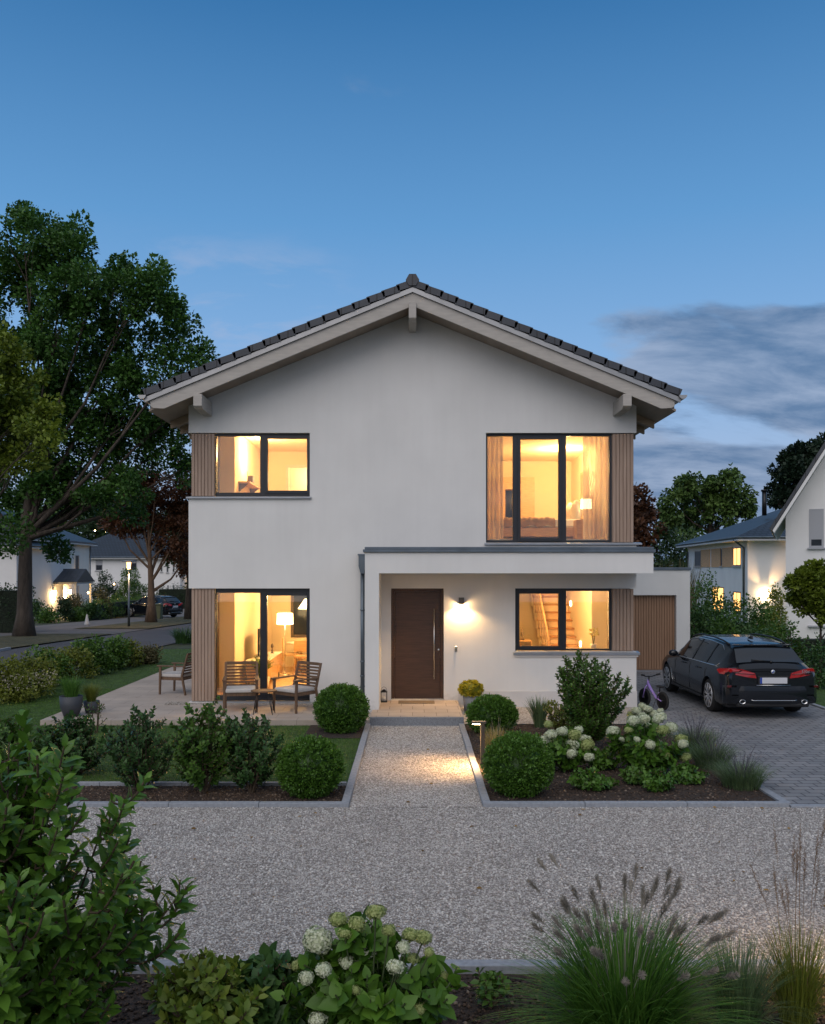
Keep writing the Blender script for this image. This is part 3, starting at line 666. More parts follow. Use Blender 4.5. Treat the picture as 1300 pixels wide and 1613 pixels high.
# ------------------------------------------------------------------ rooms (real boxes behind the panes)
WARM = (1.0, 0.575, 0.21)
def point(name, loc, watt, r=0.06, col=WARM, parent=None):
    l = bpy.data.lights.new(name, 'POINT'); l.energy = watt; l.color = col; l.shadow_soft_size = r
    o = bpy.data.objects.new(name, l); C.objects.link(o); o.location = loc
    if parent: o.parent = parent; o.matrix_parent_inverse = Matrix.Identity(4)
    return o
def room(x0, x1, y0, y1, z0, z1, niche=None, holes=(), floor='int_floor'):
    """inner lining of a room; niche: 'l' or 'r' leaves the side open near the front for the corner recess"""
    t = .06
    b = MB()
    fy = y0 + .004
    if x0 < -3: b.box(x0 - t, x0, (y0 + 1.0 if niche == 'l' else fy), y1, z0, z1)
    else: b.box(x0 - t, x0, fy, y1, z0, z1)
    b.box(x1, x1 + t, (y0 + .85 if niche == 'r' else fy), y1, z0, z1)
    wall_grid(b, x0 - t, x1 + t, z0, z1, list(holes), y1 + .001, y1 + .001 + t)
    if niche == 'l':
        b.box(-4.05, x0 - t - .001, y0 + 1.0, y0 + 1.06, z0, z1)
    if niche == 'r':
        b.box(x1 + t + .001, 4.05, y0 + .85, y0 + .91, z0, z1)
    b.build('room_wall', MATS['int_wall'], house)
    a0 = -4.05 if niche == 'l' else x0 - t; a1 = 4.05 if niche == 'r' else x1 + t
    b = MB(); b.box(a0, a1, fy, y1 + t, z1 + .001, z1 + .05); b.build('room_ceiling', MATS['int_wall'], house)
    b = MB(); b.box(a0, a1, fy, y1 + t, z0 - .05, z0 - .001); b.build('room_floor', MATS[floor], house)
RY = HY + .34
mat('corner_pane', (0.30, 0.20, 0.12), 0.25)
def side_window(sg, y0, y1, z0, z1, pan):
    """window of the corner recess seen from inside"""
    x = sg * 4.045; f = MB()
    wall_grid(f, y0, y1, z0, z1, [(y0 + .06, y1 - .06, z0 + .06, z1 - .06)], min(x, x - sg*.05), max(x, x - sg*.05), swap=True)
    w_ = f.build('side_window', MATS['int_dark'], house)
    g = MB(); g.box(min(x - sg*.02, x - sg*.03), max(x - sg*.02, x - sg*.03), y0 + .05, y1 - .05, z0 + .05, z1 - .05); g.build('pane', MATS['corner_pane'], w_)
# living room
room(-3.73, -1.0, RY, 23.5, .13, 2.55, niche='l', holes=[(-3.20, -2.35, .92, 2.08)])
side_window(-1, RY + .05, RY + .72, .2, 2.3, 0)
b = MB(); b.box(-3.2, -2.35, 23.58, 23.6, .92, 2.08); rw = b.build('rear_window', MATS['dark_glass'], house)
b = MB(); wall_grid(b, -3.22, -2.33, .90, 2.10, [(-3.15, -2.40, .97, 2.03)], 23.49, 23.575); b.box(-2.79, -2.75, 23.49, 23.57, .97, 2.03); b.build('frame', MATS['int_dark'], rw)
# hall with staircase
room(1.6, 3.73, RY, 23.6, .13, 5.0 - 1.75, niche='r')
side_window(1, RY + .05, RY + .60, 1.15, 2.3, 0)
# upper left study
room(-3.73, -1.2, RY, 22.0, 3.35, 5.62, niche='l', holes=[(-3.06, -2.2, 3.35, 5.22)])
side_window(-1, RY + .05, RY + .68, 4.15, 5.12, 0)
# bedroom
room(1.0, 4.04, RY, 22.6, 3.28, 5.45)
# added ceiling lights, kept out of view, that brighten the rooms
def added_ceiling_light(x, y, z, watt, label, r=.07):
    t = thing('added_ceiling_light', label, 'lamp', (x, y, z), 0, None)
    b = MB(); b.lathe([(0, 0), (r, 0), (r, -.05), (r * .9, -.07), (0, -.075)]); b.build('shade', MATS['shade_lit'], t)
    p = point('bulb_light', (0, 0, -.35), watt, .12, parent=t); return t
added_ceiling_light(-2.2, 19.2, 2.545, 195, 'added round ceiling light, out of view, brightening the living room')
added_ceiling_light(2.4, 18.3, 3.24, 260, 'added round ceiling light, out of view, above the foot of the stairs')
added_ceiling_light(PX(416, 19.6), 19.6, 5.615, 140, 'added round ceiling light hidden by the mullion of the upper left room')
added_ceiling_light(PX(886, 20.2), 20.2, 5.445, 175, 'added round ceiling light hidden by the mullion of the bedroom window')

# staircase
mat('stair_wood', (0.72, 0.52, 0.32), .5, var=.1, vscale=5); mat('tread_wood', (0.36, 0.18, 0.07), .45, var=.15, vscale=5)
st = thing('staircase', 'warm wooden staircase rising behind the ground floor window', 'staircase', (2.95, 19.0, .13))
b = MB()
for i in range(16):
    b.box(.0, .80, .25*i + .012, .25*(i+1) + .01, max(0, .175*i - .25), .175*(i+1) - .04)
b.build('stringer', MATS['int_wall'], st)
b = MB()
for i in range(16): b.box(.002, .80, .25*i, .25*i + .011, .175*i, .175*(i+1) - .04)
b.build('riser', MATS['stair_wood'], st)
b = MB()
for i in range(16): b.box(-.02, .80, .25*i - .045, .25*(i+1), .175*(i+1) - .039, .175*(i+1))
b.build('tread', MATS['tread_wood'], st)
b = MB()
for i in range(16): b.box(-.035, -.021, .25*i + .05, .25*i + .13, .175*(i+1), .175*(i+1) + .86)
b.build('balusters', MATS['rafter_timber'], st)
b = MB(); b.tube([(-.028, -.02, 1.05), (-.028, 4.0, 3.85)], .025, 8); b.box(-.06, 0, -.08, -.02, 0, 1.05); b.build('handrail', MATS['int_wood'], st)
for i, (yy, zz) in enumerate(((19.7, 1.05), (20.9, 1.9), (22.0, 2.65))):
    t = thing('stair_light', ('lowest', 'middle', 'topmost')[i] + ' small square light set in the wall beside the stairs', 'lamp', (3.725, yy, zz))
    b = MB(); b.box(-.012, 0, -.05, .05, -.05, .05); b.build('lens', MATS['bulb'], t)
# hall cabinet and vase
t = thing('hall_cabinet', 'slim wooden cabinet in the hall left of the stairs', 'cabinet', (2.28, 19.6, .13))
b = MB(); b.box(0, .35, 0, .4, .08, 1.0); b.build('body', MATS['int_wood'], t)
b = MB(); b.box(.02, .33, -.015, -.001, .1, .98); b.build('door', MATS['int_dark'], t)
for k in (0.04, .28): b = MB(); b.box(k, k + .04, .03, .07, 0, .08); b.build('leg', MATS['int_dark'], t)
t = thing('figurine', 'small dark figurine standing on the hall cabinet', 'ornament', (2.44, 19.75, 1.131))
b = MB(); b.lathe([(0, 0), (.04, 0), (.05, .02), (.02, .06), (.035, .12), (.03, .17), (.012, .19), (.025, .23), (0, .26)], seg=12); b.build('body', MATS['int_dark'], t)
def potflowers():
    t = thing('orchid', 'pale yellow orchid in a white pot on the inner windowsill', 'flowers', (3.62, HY + .46, 1.101))
    b = MB(); b.lathe([(0, 0), (.05, 0), (.065, .11), (.055, .11), (0, .10)]); b.build('pot', MATS['white_fabric'], t)
    b = MB()
    for a in (0.3, 1.9, 3.6, 5.0): b.tube([(0, 0, .1), (math.cos(a)*.03, math.sin(a)*.03, .25), (math.cos(a)*.08, math.sin(a)*.06, .33)], .004, 5)
    b.build('stem', MATS['lawn'], t)
    n = 70; p = rnd_unit(n) * .085 + np.array([0, 0, .34]); 
    me = leaf_mesh('petals', T_TRI, p, rnd_unit(n), rnd_unit(n), .05); link('petals', me, MATS['petal_y'], t)
mat('petal_y', (0.75, 0.65, 0.22), 0.7)
potflowers()
b = MB(); b.box(2.0, 3.72, RY - .07, RY + .10, 1.06, 1.10); b.build('inner_sill', MATS['int_wall'], house)

# living room furniture
t = thing('sideboard', 'long low wooden sideboard along the living room wall', 'sideboard', (-3.60, 19.2, .13))
b = MB(); b.box(0, .46, 0, 2.05, .16, .58); b.build('body', MATS['int_wood'], t, bevel=.006)
b = MB(); b.box(-.01, .48, -.01, 2.06, .581, .60); b.build('top', MATS['white_fabric'], t)
for i in range(3): b = MB(); b.box(.461, .475, .02 + .68*i, .66 + .68*i, .18, .565); b.build('drawer', MATS['int_wood'], t, bevel=.003)
for x in (.04, .40):
    for y in (.06, 1.95): b = MB(); b.box(x, x + .03, y, y + .03, 0, .16); b.build('leg', MATS['int_dark'], t)
t = thing('television', 'black flat television standing on the sideboard', 'television', (-3.42, 19.6, .731))
b = MB(); b.box(0, .04, 0, 1.1, .06, .66); b.build('screen', MATS['dark_glass'], t, bevel=.005)
b = MB(); b.box(-.08, .12, .35, .75, 0, .012); b.box(0, .03, .5, .6, .012, .1); b.build('stand', MATS['black_metal'], t)
t = thing('candle_holder', 'small dark candle holder on the far end of the sideboard', 'ornament', (-3.3, 20.9, .731))
b = MB(); b.lathe([(0, 0), (.05, 0), (.02, .03), (.03, .07), (.01, .1), (.035, .15), (.03, .2), (.012, .22), (0, .24)], seg=12); b.build('body', MATS['int_dark'], t)
def floor_lamp(name, label, loc, h, r, sh, watt):
    t = thing(name, label, 'lamp', loc)
    b = MB(); b.lathe([(0, 0), (.13, 0), (.13, .02), (.02, .03), (0, .03)]); b.build('base', MATS['steel'], t)
    b = MB(); b.tube([(0, 0, .03), (0, 0, h)], .012, 8); b.build('pole', MATS['steel'], t)
    b = MB(); b.lathe([(r*.95, h), (r, h - sh), (r*.985, h - sh), (r*.935, h)], seg=28); b.build('lamp_shade', MATS['shade_lit'], t)
    point('bulb_light', (0, 0, h - sh*.5), watt, .05, parent=t); return t
floor_lamp('floor_lamp', 'white drum shade floor lamp behind the sideboard', (-3.10, 21.6, .13), 1.50, .20, .26, 14)
t = thing('pendant_lamp', 'white cone pendant lamp above the dining table', 'lamp', (PX(482, 22.6), 22.6, 0))
b = MB(); b.lathe([(.03, 1.95), (.20, 1.70), (.195, 1.70), (.02, 1.94)], seg=24); b.build('lamp_shade', MATS['shade_lit'], t)
b = MB(); b.tube([(0, 0, 1.94), (0, 0, 2.55)], .006, 6); b.build('cord', MATS['black_metal'], t)
point('bulb_light', (0, 0, 1.68), 9, .05, parent=t)
t = thing('dining_table', 'round light wooden dining table under the pendant lamp', 'table', (PX(486, 22.5), 22.5, .13))
b = MB(); b.lathe([(0, .70), (.52, .70), (.55, .72), (.55, .735), (0, .735)], seg=32); b.build('tabletop', MATS['white_fabric'], t)
for a in range(4):
    b = MB(); c_, s_ = math.cos(a*math.pi/2 + .7), math.sin(a*math.pi/2 + .7); b.tube([(c_*.4, s_*.4, 0), (c_*.3, s_*.3, .70)], .025, 8); b.build('leg', MATS['int_wood'], t)
def dining_chair(label, loc, rz):
    t = thing('dining_chair', label, 'chair', loc, rz, 'dining chairs')
    b = MB(); b.box(-.22, .22, -.22, .22, .42, .47); b.build('seat', MATS['int_wood'], t, bevel=.01)
    b = MB(); b.box(-.21, .21, .20, .225, .58, .86); b.build('backrest', MATS['int_wood'], t, bevel=.01)
    for x in (-.19, .19):
        b = MB(); b.tube([(x, -.19, .42), (x*1.1, -.22, 0)], .018, 6); b.build('leg', MATS['int_wood'], t)
        b = MB(); b.tube([(x, .21, .84), (x, .2, .42), (x*1.1, .26, 0)], .018, 6); b.build('leg', MATS['int_wood'], t)
    return t
dining_chair('curved wooden dining chair seen from behind in front of the round table', (PX(480, 21.7), 21.7, .13), R(172))
dining_chair('wooden dining chair seen from its side left of the round table', (PX(459, 22.3), 22.3, .13), R(100))
def houseplant():
    t = thing('palm_plant', 'bushy green palm in a pot behind the patio door', 'plant', (-3.18, 18.75, .13))
    b = MB(); b.lathe([(0, 0), (.13, 0), (.17, .3), (.155, .3), (0, .28)]); b.build('pot', MATS['white_fabric'], t)
    V, F, tn, _, _ = blades(130, .05, .62, .48, .05, 5, droop=.9); V[:, 2] += .28
    link('foliage', mesh_np('foliage', V, F, tn), MATS['indoor_leaf'], t)
leafmat('indoor_leaf', (0.03, 0.06, 0.012), (0.08, 0.13, 0.03)); houseplant()
# study
b = MB(); b.box(-3.3, -1.9, 22.7, 22.72, 3.35, 5.5); b.box(-3.32, -3.3, 22.08, 22.7, 3.35, 5.5); b.box(-1.9, -1.88, 22.08, 22.7, 3.35, 5.5); b.box(-3.3, -1.9, 22.08, 22.7, 5.4, 5.42)
MATS['lit_hall'] = mat('lit_hall', (0.85, 0.78, 0.62), 0.9); b.build('hall_wall', MATS['lit_hall'], house)
point('hall_light', (-2.3, 22.35, 5.0), 26, .1, (1.0, .72, .38))
b = MB(); wall_grid(b, -3.13, -2.13, 3.351, 5.29, [(-3.06, -2.2, 3.3, 5.22)], 21.96, 21.999); b.build('door_frame', MATS['white_fabric'], house)
t = thing('wall_shelf', 'small wooden wall shelf on the left wall of the upper room', 'shelf', (-3.73, 19.0, 4.55))
b = MB(); b.box(0, .25, 0, 1.5, 0, .035); b.build('board', MATS['int_wood'], t)
for y in (.1, 1.35): b = MB(); b.poly_prism([(0, -.001), (.2, -.001), (0, -.18)], 'y', y, y + .03); b.build('bracket', MATS['int_dark'], t)
t = thing('router', 'dark router with antennas standing on the wall shelf', 'router', (-3.6, 19.35, 4.586))
b = MB(); b.box(0, .12, 0, .2, 0, .16); b.build('body', MATS['int_dark'], t, bevel=.01)
b = MB(); b.tube([(.02, -.06, 0), (.02, -.06, .24)], .008, 6); b.build('antenna', MATS['black_metal'], t)
# bedroom
bed = thing('bed', 'double bed with beige blanket and pillows behind the upper right window', 'bed', (1.75, 19.0, 3.28))
b = MB(); b.box(0, 2.05, 0, 1.55, .12, .32); b.build('bed_frame', MATS['int_wood'], bed, bevel=.01)
b = MB(); b.box(.02, 1.98, .02, 1.52, .321, .50); b.build('mattress', MATS['white_fabric'], bed, bevel=.04, segs=3)
def blanket():
    n, m_ = 60, 40; V = []; 
    for j in range(m_ + 1):
        for i in range(n + 1):
            x = 1.35 * i / n - .05; v = j / m_; 
            yy = -.04 + 1.62 * v; z = .53 + .012 * math.sin(x*23 + 5*v) * math.cos(v*17 + x*4) + .01 * math.sin(x*50 + v*12)
            ex = min(1, max(0, (.04 - yy) / .06)); 
            if j == 0: z = .34 + .02*math.sin(x*18)
            elif j == 1: yy = -.05; z = .46 + .01*math.sin(x*22)
            if i == 0: z = .34
            V.append((x, yy, z))
    F = [[j*(n+1)+i, j*(n+1)+i+1, (j+1)*(n+1)+i+1, (j+1)*(n+1)+i] for j in range(m_) for i in range(n)]
    o = link('blanket', mesh_np('blanket', np.array(V), np.array(F), smooth=True), MATS['blanket'], bed)
mat('blanket', (0.33, 0.22, 0.13), .95, var=.1, vscale=8)
blanket()
for y in (.35, 1.1):
    b = MB(); b.ball((1.82, y, .68), .3, 3, (.38, .95, .85), M=None); b.build('pillow', MATS['white_fabric'], bed)
b = MB(); b.box(2.06, 2.12, 0, 1.6, .1, 1.0); b.build('headboard', MATS['int_wood'], bed)
def nightstand(label, loc):
    t = thing('nightstand', label, 'nightstand', loc, 0, 'bedside tables')
    b = MB(); b.box(0, .40, 0, .40, .0, .46); b.build('body', MATS['int_wood'], t, bevel=.006)
    b = MB(); b.box(.02, .38, -.015, -.001, .24, .44); b.build('drawer', MATS['int_wood'], t)
    b = MB(); b.tube([(.15, -.03, .34), (.25, -.03, .34)], .006, 6); b.build('handle', MATS['black_metal'], t)
nightstand('wooden bedside table in front of the bed, nearest the window', (3.42, 18.5, 3.28))
nightstand('wooden bedside table on the far side of the bed', (3.56, 20.7, 3.28))
floor_lamp('table_lamp', 'white drum lamp standing on the nearer bedside table', (3.66, 18.72, 3.741), .44, .115, .20, 5)
floor_lamp('table_lamp', 'white drum lamp standing on the farther bedside table', (3.745, 20.9, 3.741), .42, .12, .20, 4)
t = thing('wardrobe', 'tall wooden shelf unit at the back of the bedroom', 'wardrobe', (PX(782, 22.2), 22.15, 3.28))
b = MB(); wall_grid(b, 0, .95, 0, 1.72, [(.22, .52, .1, 1.42)], 0, .42); b.build('body', MATS['int_wood'], t)
b = MB(); b.box(.22, .52, .38, .41, .1, 1.42); b.build('mirror', MATS['dark_glass'], t)
t = thing('picture', 'brown framed picture hanging on the right bedroom wall', 'picture', (4.035, 20.3, 4.3))
b = MB(); b.box(-.03, 0, 0, .9, 0, .7); b.build('frame', MATS['int_wood'], t)
b = MB(); b.box(-.035, -.031, .06, .84, .06, .64); b.build('canvas', MATS['blanket'], t)
def curtain(name, label, x0, x1, z0, z1, y):
    n = 60; V = []
    for i in range(n + 1):
        u = i / n; x = x0 + (x1 - x0) * u; yy = y + .045 * math.sin(u * 34) + .015 * math.sin(u * 71 + 1)
        for z in (z0, z1): V.append((x + (0.02*math.sin(u*9) if z == z0 else 0), yy, z))
    F = [[2*i, 2*i+2, 2*i+3, 2*i+1] for i in range(n)]
    o = link(name, mesh_np(name, np.array(V), np.array(F), smooth=True), MATS['curtain'])
    tag(o, label, 'curtain', 'bedroom curtains'); return o
def curtain_mat():
    m_, nt, B = nodemat('curtain'); N = nt.nodes; L = nt.links
    B.inputs['Base Color'].default_value = (.72, .62, .52, 1); B.inputs['Roughness'].default_value = .95
    tr = N.new('ShaderNodeBsdfTranslucent'); tr.inputs[0].default_value = (.72, .6, .48, 1); mx = N.new('ShaderNodeMixShader'); mx.inputs[0].default_value = .45
    L.new(B.outputs[0], mx.inputs[1]); L.new(tr.outputs[0], mx.inputs[2]); t2 = N.new('ShaderNodeBsdfTransparent'); m2 = N.new('ShaderNodeMixShader'); m2.inputs[0].default_value = .2
    L.new(mx.outputs[0], m2.inputs[1]); L.new(t2.outputs[0], m2.inputs[2]); L.new(m2.outputs[0], N['Material Output'].inputs[0]); MATS['curtain'] = m_
curtain_mat()
curtain('curtain', 'narrow pale curtain hanging at the left edge of the bedroom window', 1.36, 1.82, 3.29, 5.43, 17.82)
curtain('curtain', 'wide pale curtain hanging at the right edge of the bedroom window', 3.42, 3.98, 3.29, 5.43, 17.82)
# ------------------------------------------------------------------ lamps outside
def spot(name, loc, rot, watt, ang, blend=.5, r=.02, col=(1.0, .60, .25), parent=None):
    l = bpy.data.lights.new(name, 'SPOT'); l.energy = watt; l.color = col; l.spot_size = R(ang); l.spot_blend = blend; l.shadow_soft_size = r
    o = bpy.data.objects.new(name, l); C.objects.link(o); o.location = loc; o.rotation_euler = rot
    if parent: o.parent = parent
    return o
wl = thing('wall_lamp', 'grey cube wall lamp shining down beside the front door', 'lamp', (PX(727, HY - .05), HY, 2.055))
b = MB()
for (x0, x1, y0, y1) in ((-.05, .05, -.105, -.1), (-.05, .05, -.005, -.001), (-.05, -.045, -.1, -.005), (.045, .05, -.1, -.005)): b.box(x0, x1, y0, y1, -.03, .10)
b.box(-.045, .045, -.1, -.005, .094, .0999); b.build('housing', MATS['bronze_grey'], wl)
b = MB(); b.lathe([(0, -.02), (.03, -.02), (.035, .03), (0, .04)], cx=0, cy=-.052, seg=16); b.build('bulb', MATS['bulb'], wl)
spot('lamp_light', (0, -.075, -.035), (R(-14), 0, 0), 60, 150, .45, .03, parent=wl)
point('lamp_glow', (0, -.09, -.06), 5.5, .02, (1.0, .62, .28), parent=wl)
bell = thing('doorbell', 'small grey doorbell on the wall below the wall lamp', 'doorbell', (PX(718.5, HY), HY, 1.15))
b = MB(); b.box(-.022, .022, -.03, -.001, -.05, .05); b.build('housing', MATS['steel'], bell, bevel=.004)
b = MB(); b.lathe([(0, 0), (.012, 0), (.01, .006), (0, .007)], M=Matrix.Translation((0, -.03, -.01)) @ Matrix.Rotation(R(90), 4, 'X'), seg=12); b.build('button', MATS['black_metal'], bell)

def bollard(label, x, y, face, watt=16):
    t = thing('bollard_light', label, 'lamp', (x, y, 0), face, 'bollard lights')
    b = MB(); b.box(-.028, .028, -.02, .02, 0, .60); b.build('post', MATS['bronze_grey'], t, bevel=.003)
    b = MB(); b.box(-.15, .045, -.045, .045, .601, .632); b.build('head', MATS['bronze_grey'], t, bevel=.003)
    b = MB(); b.box(-.14, -.04, -.035, .035, .594, .600); b.build('lens', MATS['bulb'], t)
    spot('lamp_light', (-.09, 0, .585), (0, R(-26) * -1 if False else R(24), 0), watt, 128, .6, .03, (1.0, .56, .22), parent=t)
    point('lamp_glow', (.0, 0, .56), watt*.06, .03, (1.0, .60, .22), parent=t)
    return t
bollard('slim dark bollard light with flat head beside the garden path', .955, 12.1, 0, 85)
bollard('bollard light beside the feather grass at the edge of the drive', 2.92, 5.55, R(-55), 20)

# lantern by the door
t = thing('lantern', 'small black candle lantern left of the front door', 'lantern', (PX(605, 17.1), 17.1, .151))
b = MB()
for x in (-.055, .055):
    for y in (-.055, .055): b.box(x - .006, x + .006, y - .006, y + .006, .02, .19)
b.box(-.065, .065, -.065, .065, 0, .02); b.box(-.065, .065, -.065, .065, .19, .205); b.build('frame', MATS['black_metal'], t)
b = MB(); b.lathe([(.055, .206), (.02, .24), (0, .245)], seg=12); b.build('lid', MATS['black_metal'], t)
b = MB(); b.tube([(-.05, 0, .21), (-.04, 0, .27), (0, 0, .29), (.04, 0, .27), (.05, 0, .21)], .004, 6); b.build('handle', MATS['black_metal'], t)
b = MB(); b.lathe([(0, .02), (.028, .02), (.028, .10), (0, .10)], seg=12); b.build('candle', MATS['white_fabric'], t)
mat('doormat_fibre', (0.22, 0.155, 0.09), .98, var=.3, vscale=60, bump=.6, bscale=200)
b = MB(); b.box(-.27, .42, 16.86, 17.22, .151, .163); tag(b.build('doormat', MATS['doormat_fibre'], bevel=.004), 'flat tan doormat in front of the front door', 'doormat')

# ------------------------------------------------------------------ patio furniture
mat('cushion', (0.52, 0.49, 0.46), .95, var=.06, vscale=20, bump=.15, bscale=120)
def patio_chair(label, loc, rz):
    t = thing('patio_chair', label, 'chair', loc, rz, 'patio armchairs'); W = .29
    for sx in (-1, 1):
        x = sx * W
        b = MB(); b.poly_prism([(-.28, 0), (-.245, 0), (-.225, .58), (-.275, .58)], 'x', x - .02, x + .02); b.build('leg', MATS['chair_wood'], t, bevel=.004)
        b = MB(); b.poly_prism([(.31, 0), (.345, 0), (.27, .40), (.40, .86), (.365, .86), (.225, .40)], 'x', x - .02, x + .02); b.build('leg', MATS['chair_wood'], t, bevel=.004)
        b = MB(); b.box(x - .032, x + .032, -.32, .30, .581, .606); b.build('armrest', MATS['chair_wood'], t, bevel=.006)
    b = MB()
    for y in (-.25, .23): b.box(-W + .021, W - .021, y, y + .03, .30, .36)
    for x in (-W + .021, W - .051): b.box(x, x + .03, -.219, .229, .30, .36)
    b.build('seat_frame', MATS['chair_wood'], t, bevel=.003)
    b = MB()
    for i in range(8):
        z = .42 + i * .056; y = .237 + (z - .40) * .283
        b.box(-W + .021, W - .021, y, y + .016, z, z + .036 + (.02 if i == 7 else 0))
    b.build('backrest', MATS['chair_wood'], t, bevel=.002)
    b = MB(); b.box(-W + .025, W - .025, -.28, .25, .361, .43); b.build('cushion', MATS['cushion'], t, bevel=.022, segs=3)
    return t
patio_chair('slatted wooden armchair left of the small patio table', (PX(379, 16.35), 16.38, .10), R(9))
patio_chair('slatted wooden armchair turned sideways right of the small patio table', (PX(464, 16.3), 16.40, .10), R(-38))
patio_chair('slatted wooden armchair alone at the side of the house', (PX(281, 18.7), 18.7, .10), R(-105))
t = thing('side_table', 'small low wooden table on thin metal legs between the armchairs', 'table', (PX(415.5, 15.95), 15.98, .10))
pts = [(math.cos(a)*.235, math.sin(a)*.20) for a in [2*math.pi*k/28 for k in range(28)]]
b = MB(); b.poly_prism(pts, 'z', .405, .43); b.build('tabletop', MATS['chair_wood'], t, bevel=.004)
for a in (.6, 2.5, 3.8, 5.6):
    b = MB(); c_, s_ = math.cos(a), math.sin(a); b.tube([(c_*.15, s_*.13, .405), (c_*.22, s_*.19, 0)], .007, 6); b.tube([(c_*.10, s_*.15, .405), (c_*.22, s_*.19, 0)], .006, 6); b.build('leg', MATS['black_metal'], t)

# ------------------------------------------------------------------ estate car
mat('car_paint', (0.007, 0.009, 0.013), .18, .0, coat=.35, spec=.4, var=.05, vscale=2)
mat('car_black', (0.010, 0.010, 0.011), .45)
mat('car_glass', (0.008, 0.010, 0.013), .04, spec=1.0)
mat('chrome', (0.62, 0.62, 0.62), .15, 1.0)
mat('alloy', (0.62, 0.62, 0.63), .38, .7)
mat('rubber', (0.012, 0.012, 0.012), .8)
mat('tail_red', (0.22, 0.004, 0.008), .12, coat=1.0, emit=(1, .02, .02), estr=.06)
mat('tail_dark', (0.10, 0.004, 0.006), .15, coat=1.0)
mat('plate', (0.62, 0.62, 0.64), .4)
mat('eu_blue', (0.02, 0.06, 0.35), .4)
mat('silver_badge', (0.6, 0.62, 0.66), .3, .8)
def interp(pts, x):
    if x <= pts[0][0]: return pts[0][1]
    for (a, b_), (c, d) in zip(pts, pts[1:]):
        if x <= c: t = (x - a) / (c - a); t = t*t*(3-2*t) * .35 + t * .65; return b_ + (d - b_) * t
    return pts[-1][1]
def build_car(label, loc, rz, scale, group=None):
    """length along +Y (front), rear at y=0; real size about 4.94 x 1.87 x 1.47, then scaled"""
    t = thing('estate_car', label, 'car', loc, rz, group, scale)
    L_ = 4.94; hw = .935
    top_ = [(0, .98), (.05, 1.03), (.12, 1.08), (.55, 1.36), (.9, 1.43), (1.6, 1.472), (2.4, 1.47), (2.9, 1.41), (3.55, 1.06), (3.75, .98), (4.3, .90), (4.75, .76), (4.94, .60)]
    belt = [(0, .93), (.5, .97), (1.5, .955), (3.3, .93), (4.2, .86), (4.94, .58)]
    wid = [(0, .80), (.06, .87), (.35, .925), (1.0, .935), (3.9, .93), (4.5, .88), (4.8, .78), (4.94, .62)]
    roofw = [(0, .66), (.5, .60), (1.2, .635), (2.4, .64), (3.0, .66), (3.6, .74), (4.94, .55)]
    low = [(0, .42), (.08, .30), (.4, .24), (4.5, .22), (4.94, .30)]
    n = 72; K = 26; V = []; F = []
    wheels = (1.02, 3.99); WR = .335
    ys = [L_ * i / n for i in range(n + 1)]
    def ring(y):
        w_, zb, zt, zl, rw = interp(wid, y), interp(belt, y), interp(top_, y), interp(low, y), interp(roofw, y)
        arch = zl
        for wy in wheels:
            d = abs(y - wy)
            if d < WR + .055: arch = max(arch, WR + math.sqrt((WR + .055)**2 - d*d) - .01)
        P = [(w_ - .17, arch if arch > zl else zl), (w_ - .05, max(arch, zl + .0)), (w_ - .012, max(arch, zl + .06)), (w_, max(arch + .004, min(.46, zb - .18))), (w_ + .006, max(arch + .008, min(.60, zb - .14))), (w_ - .004, max(arch + .012, min(.72, zb - .11))), (w_ - .002, max(min(.80, zb - .08), arch + .016)), (w_ - .02, max(zb - .05, .2)), (w_ - .055, zb)]
        if zt > zb + .04:
            P += [(w_ - .055 + (rw - w_ + .055) * .25, zb + (zt - .06 - zb) * .25), (w_ - .055 + (rw - w_ + .055) * .5, zb + (zt - .06 - zb) * .52), (w_ - .055 + (rw - w_ + .055) * .78, zb + (zt - .06 - zb) * .8), (rw, zt - .055), (rw - .05, zt - .022), (rw - .18, zt - .006), (rw * .4, zt + .006), (0, zt + .01)]
        else:
            P += [(w_ - .09, zt - .02), (w_ - .13, zt - .012), (w_ - .2, zt - .006), (w_ * .7, zt), (w_ * .6, zt + .003), (w_ * .5, zt + .005), (w_ * .3, zt + .008), (0, zt + .01)]
        return P
    rings = [ring(y) for y in ys]; m_ = len(rings[0])
    for y, P in zip(ys, rings):
        for x, z in P: V.append((x, y, z))
        for x, z in P: V.append((-x, y, z))
    W2 = 2 * m_
    for i in range(n):
        for k in range(m_ - 1):
            a = i*W2 + k; F.append((a, a + 1, a + 1 + W2, a + W2)); c_ = a + m_; F.append((c_ + 1, c_, c_ + W2, c_ + 1 + W2))
        F.append((i*W2, i*W2 + W2, i*W2 + W2 + m_, i*W2 + m_))
    bm = bmesh.new(); vs = [bm.verts.new(v) for v in V]
    for f in F:
        try: bm.faces.new([vs[i] for i in f])
        except ValueError: pass
    for i0 in (0, n * W2):
        for k in range(m_ - 1):
            bm.faces.new((vs[i0 + k], vs[i0 + k + 1], vs[i0 + m_ + k + 1], vs[i0 + m_ + k])) if vs[i0+k+1] is not vs[i0+m_+k+1] else None
    bmesh.ops.remove_doubles(bm, verts=bm.verts, dist=.0008)
    bmesh.ops.recalc_face_normals(bm, faces=bm.faces)
    for f in bm.faces: f.smooth = True
    # the glasshouse faces take the glass material
    for f in bm.faces:
        c = f.calc_center_median(); y = c.y; zb, zt = interp(belt, y), interp(top_, y)
        g = 0
        if .52 < y < 3.32 and abs(c.x) > .58 and zb + .005 < c.z < zt - .058: g = 1
        if 2.93 < y < 3.55 and abs(c.x) < .62 and c.z > zt - .05: g = 1
        f.material_index = g
    me = bpy.data.meshes.new('body'); bm.to_mesh(me); bm.free()
    o = link('body', me, [MATS['car_paint'], MATS['car_glass']], t)
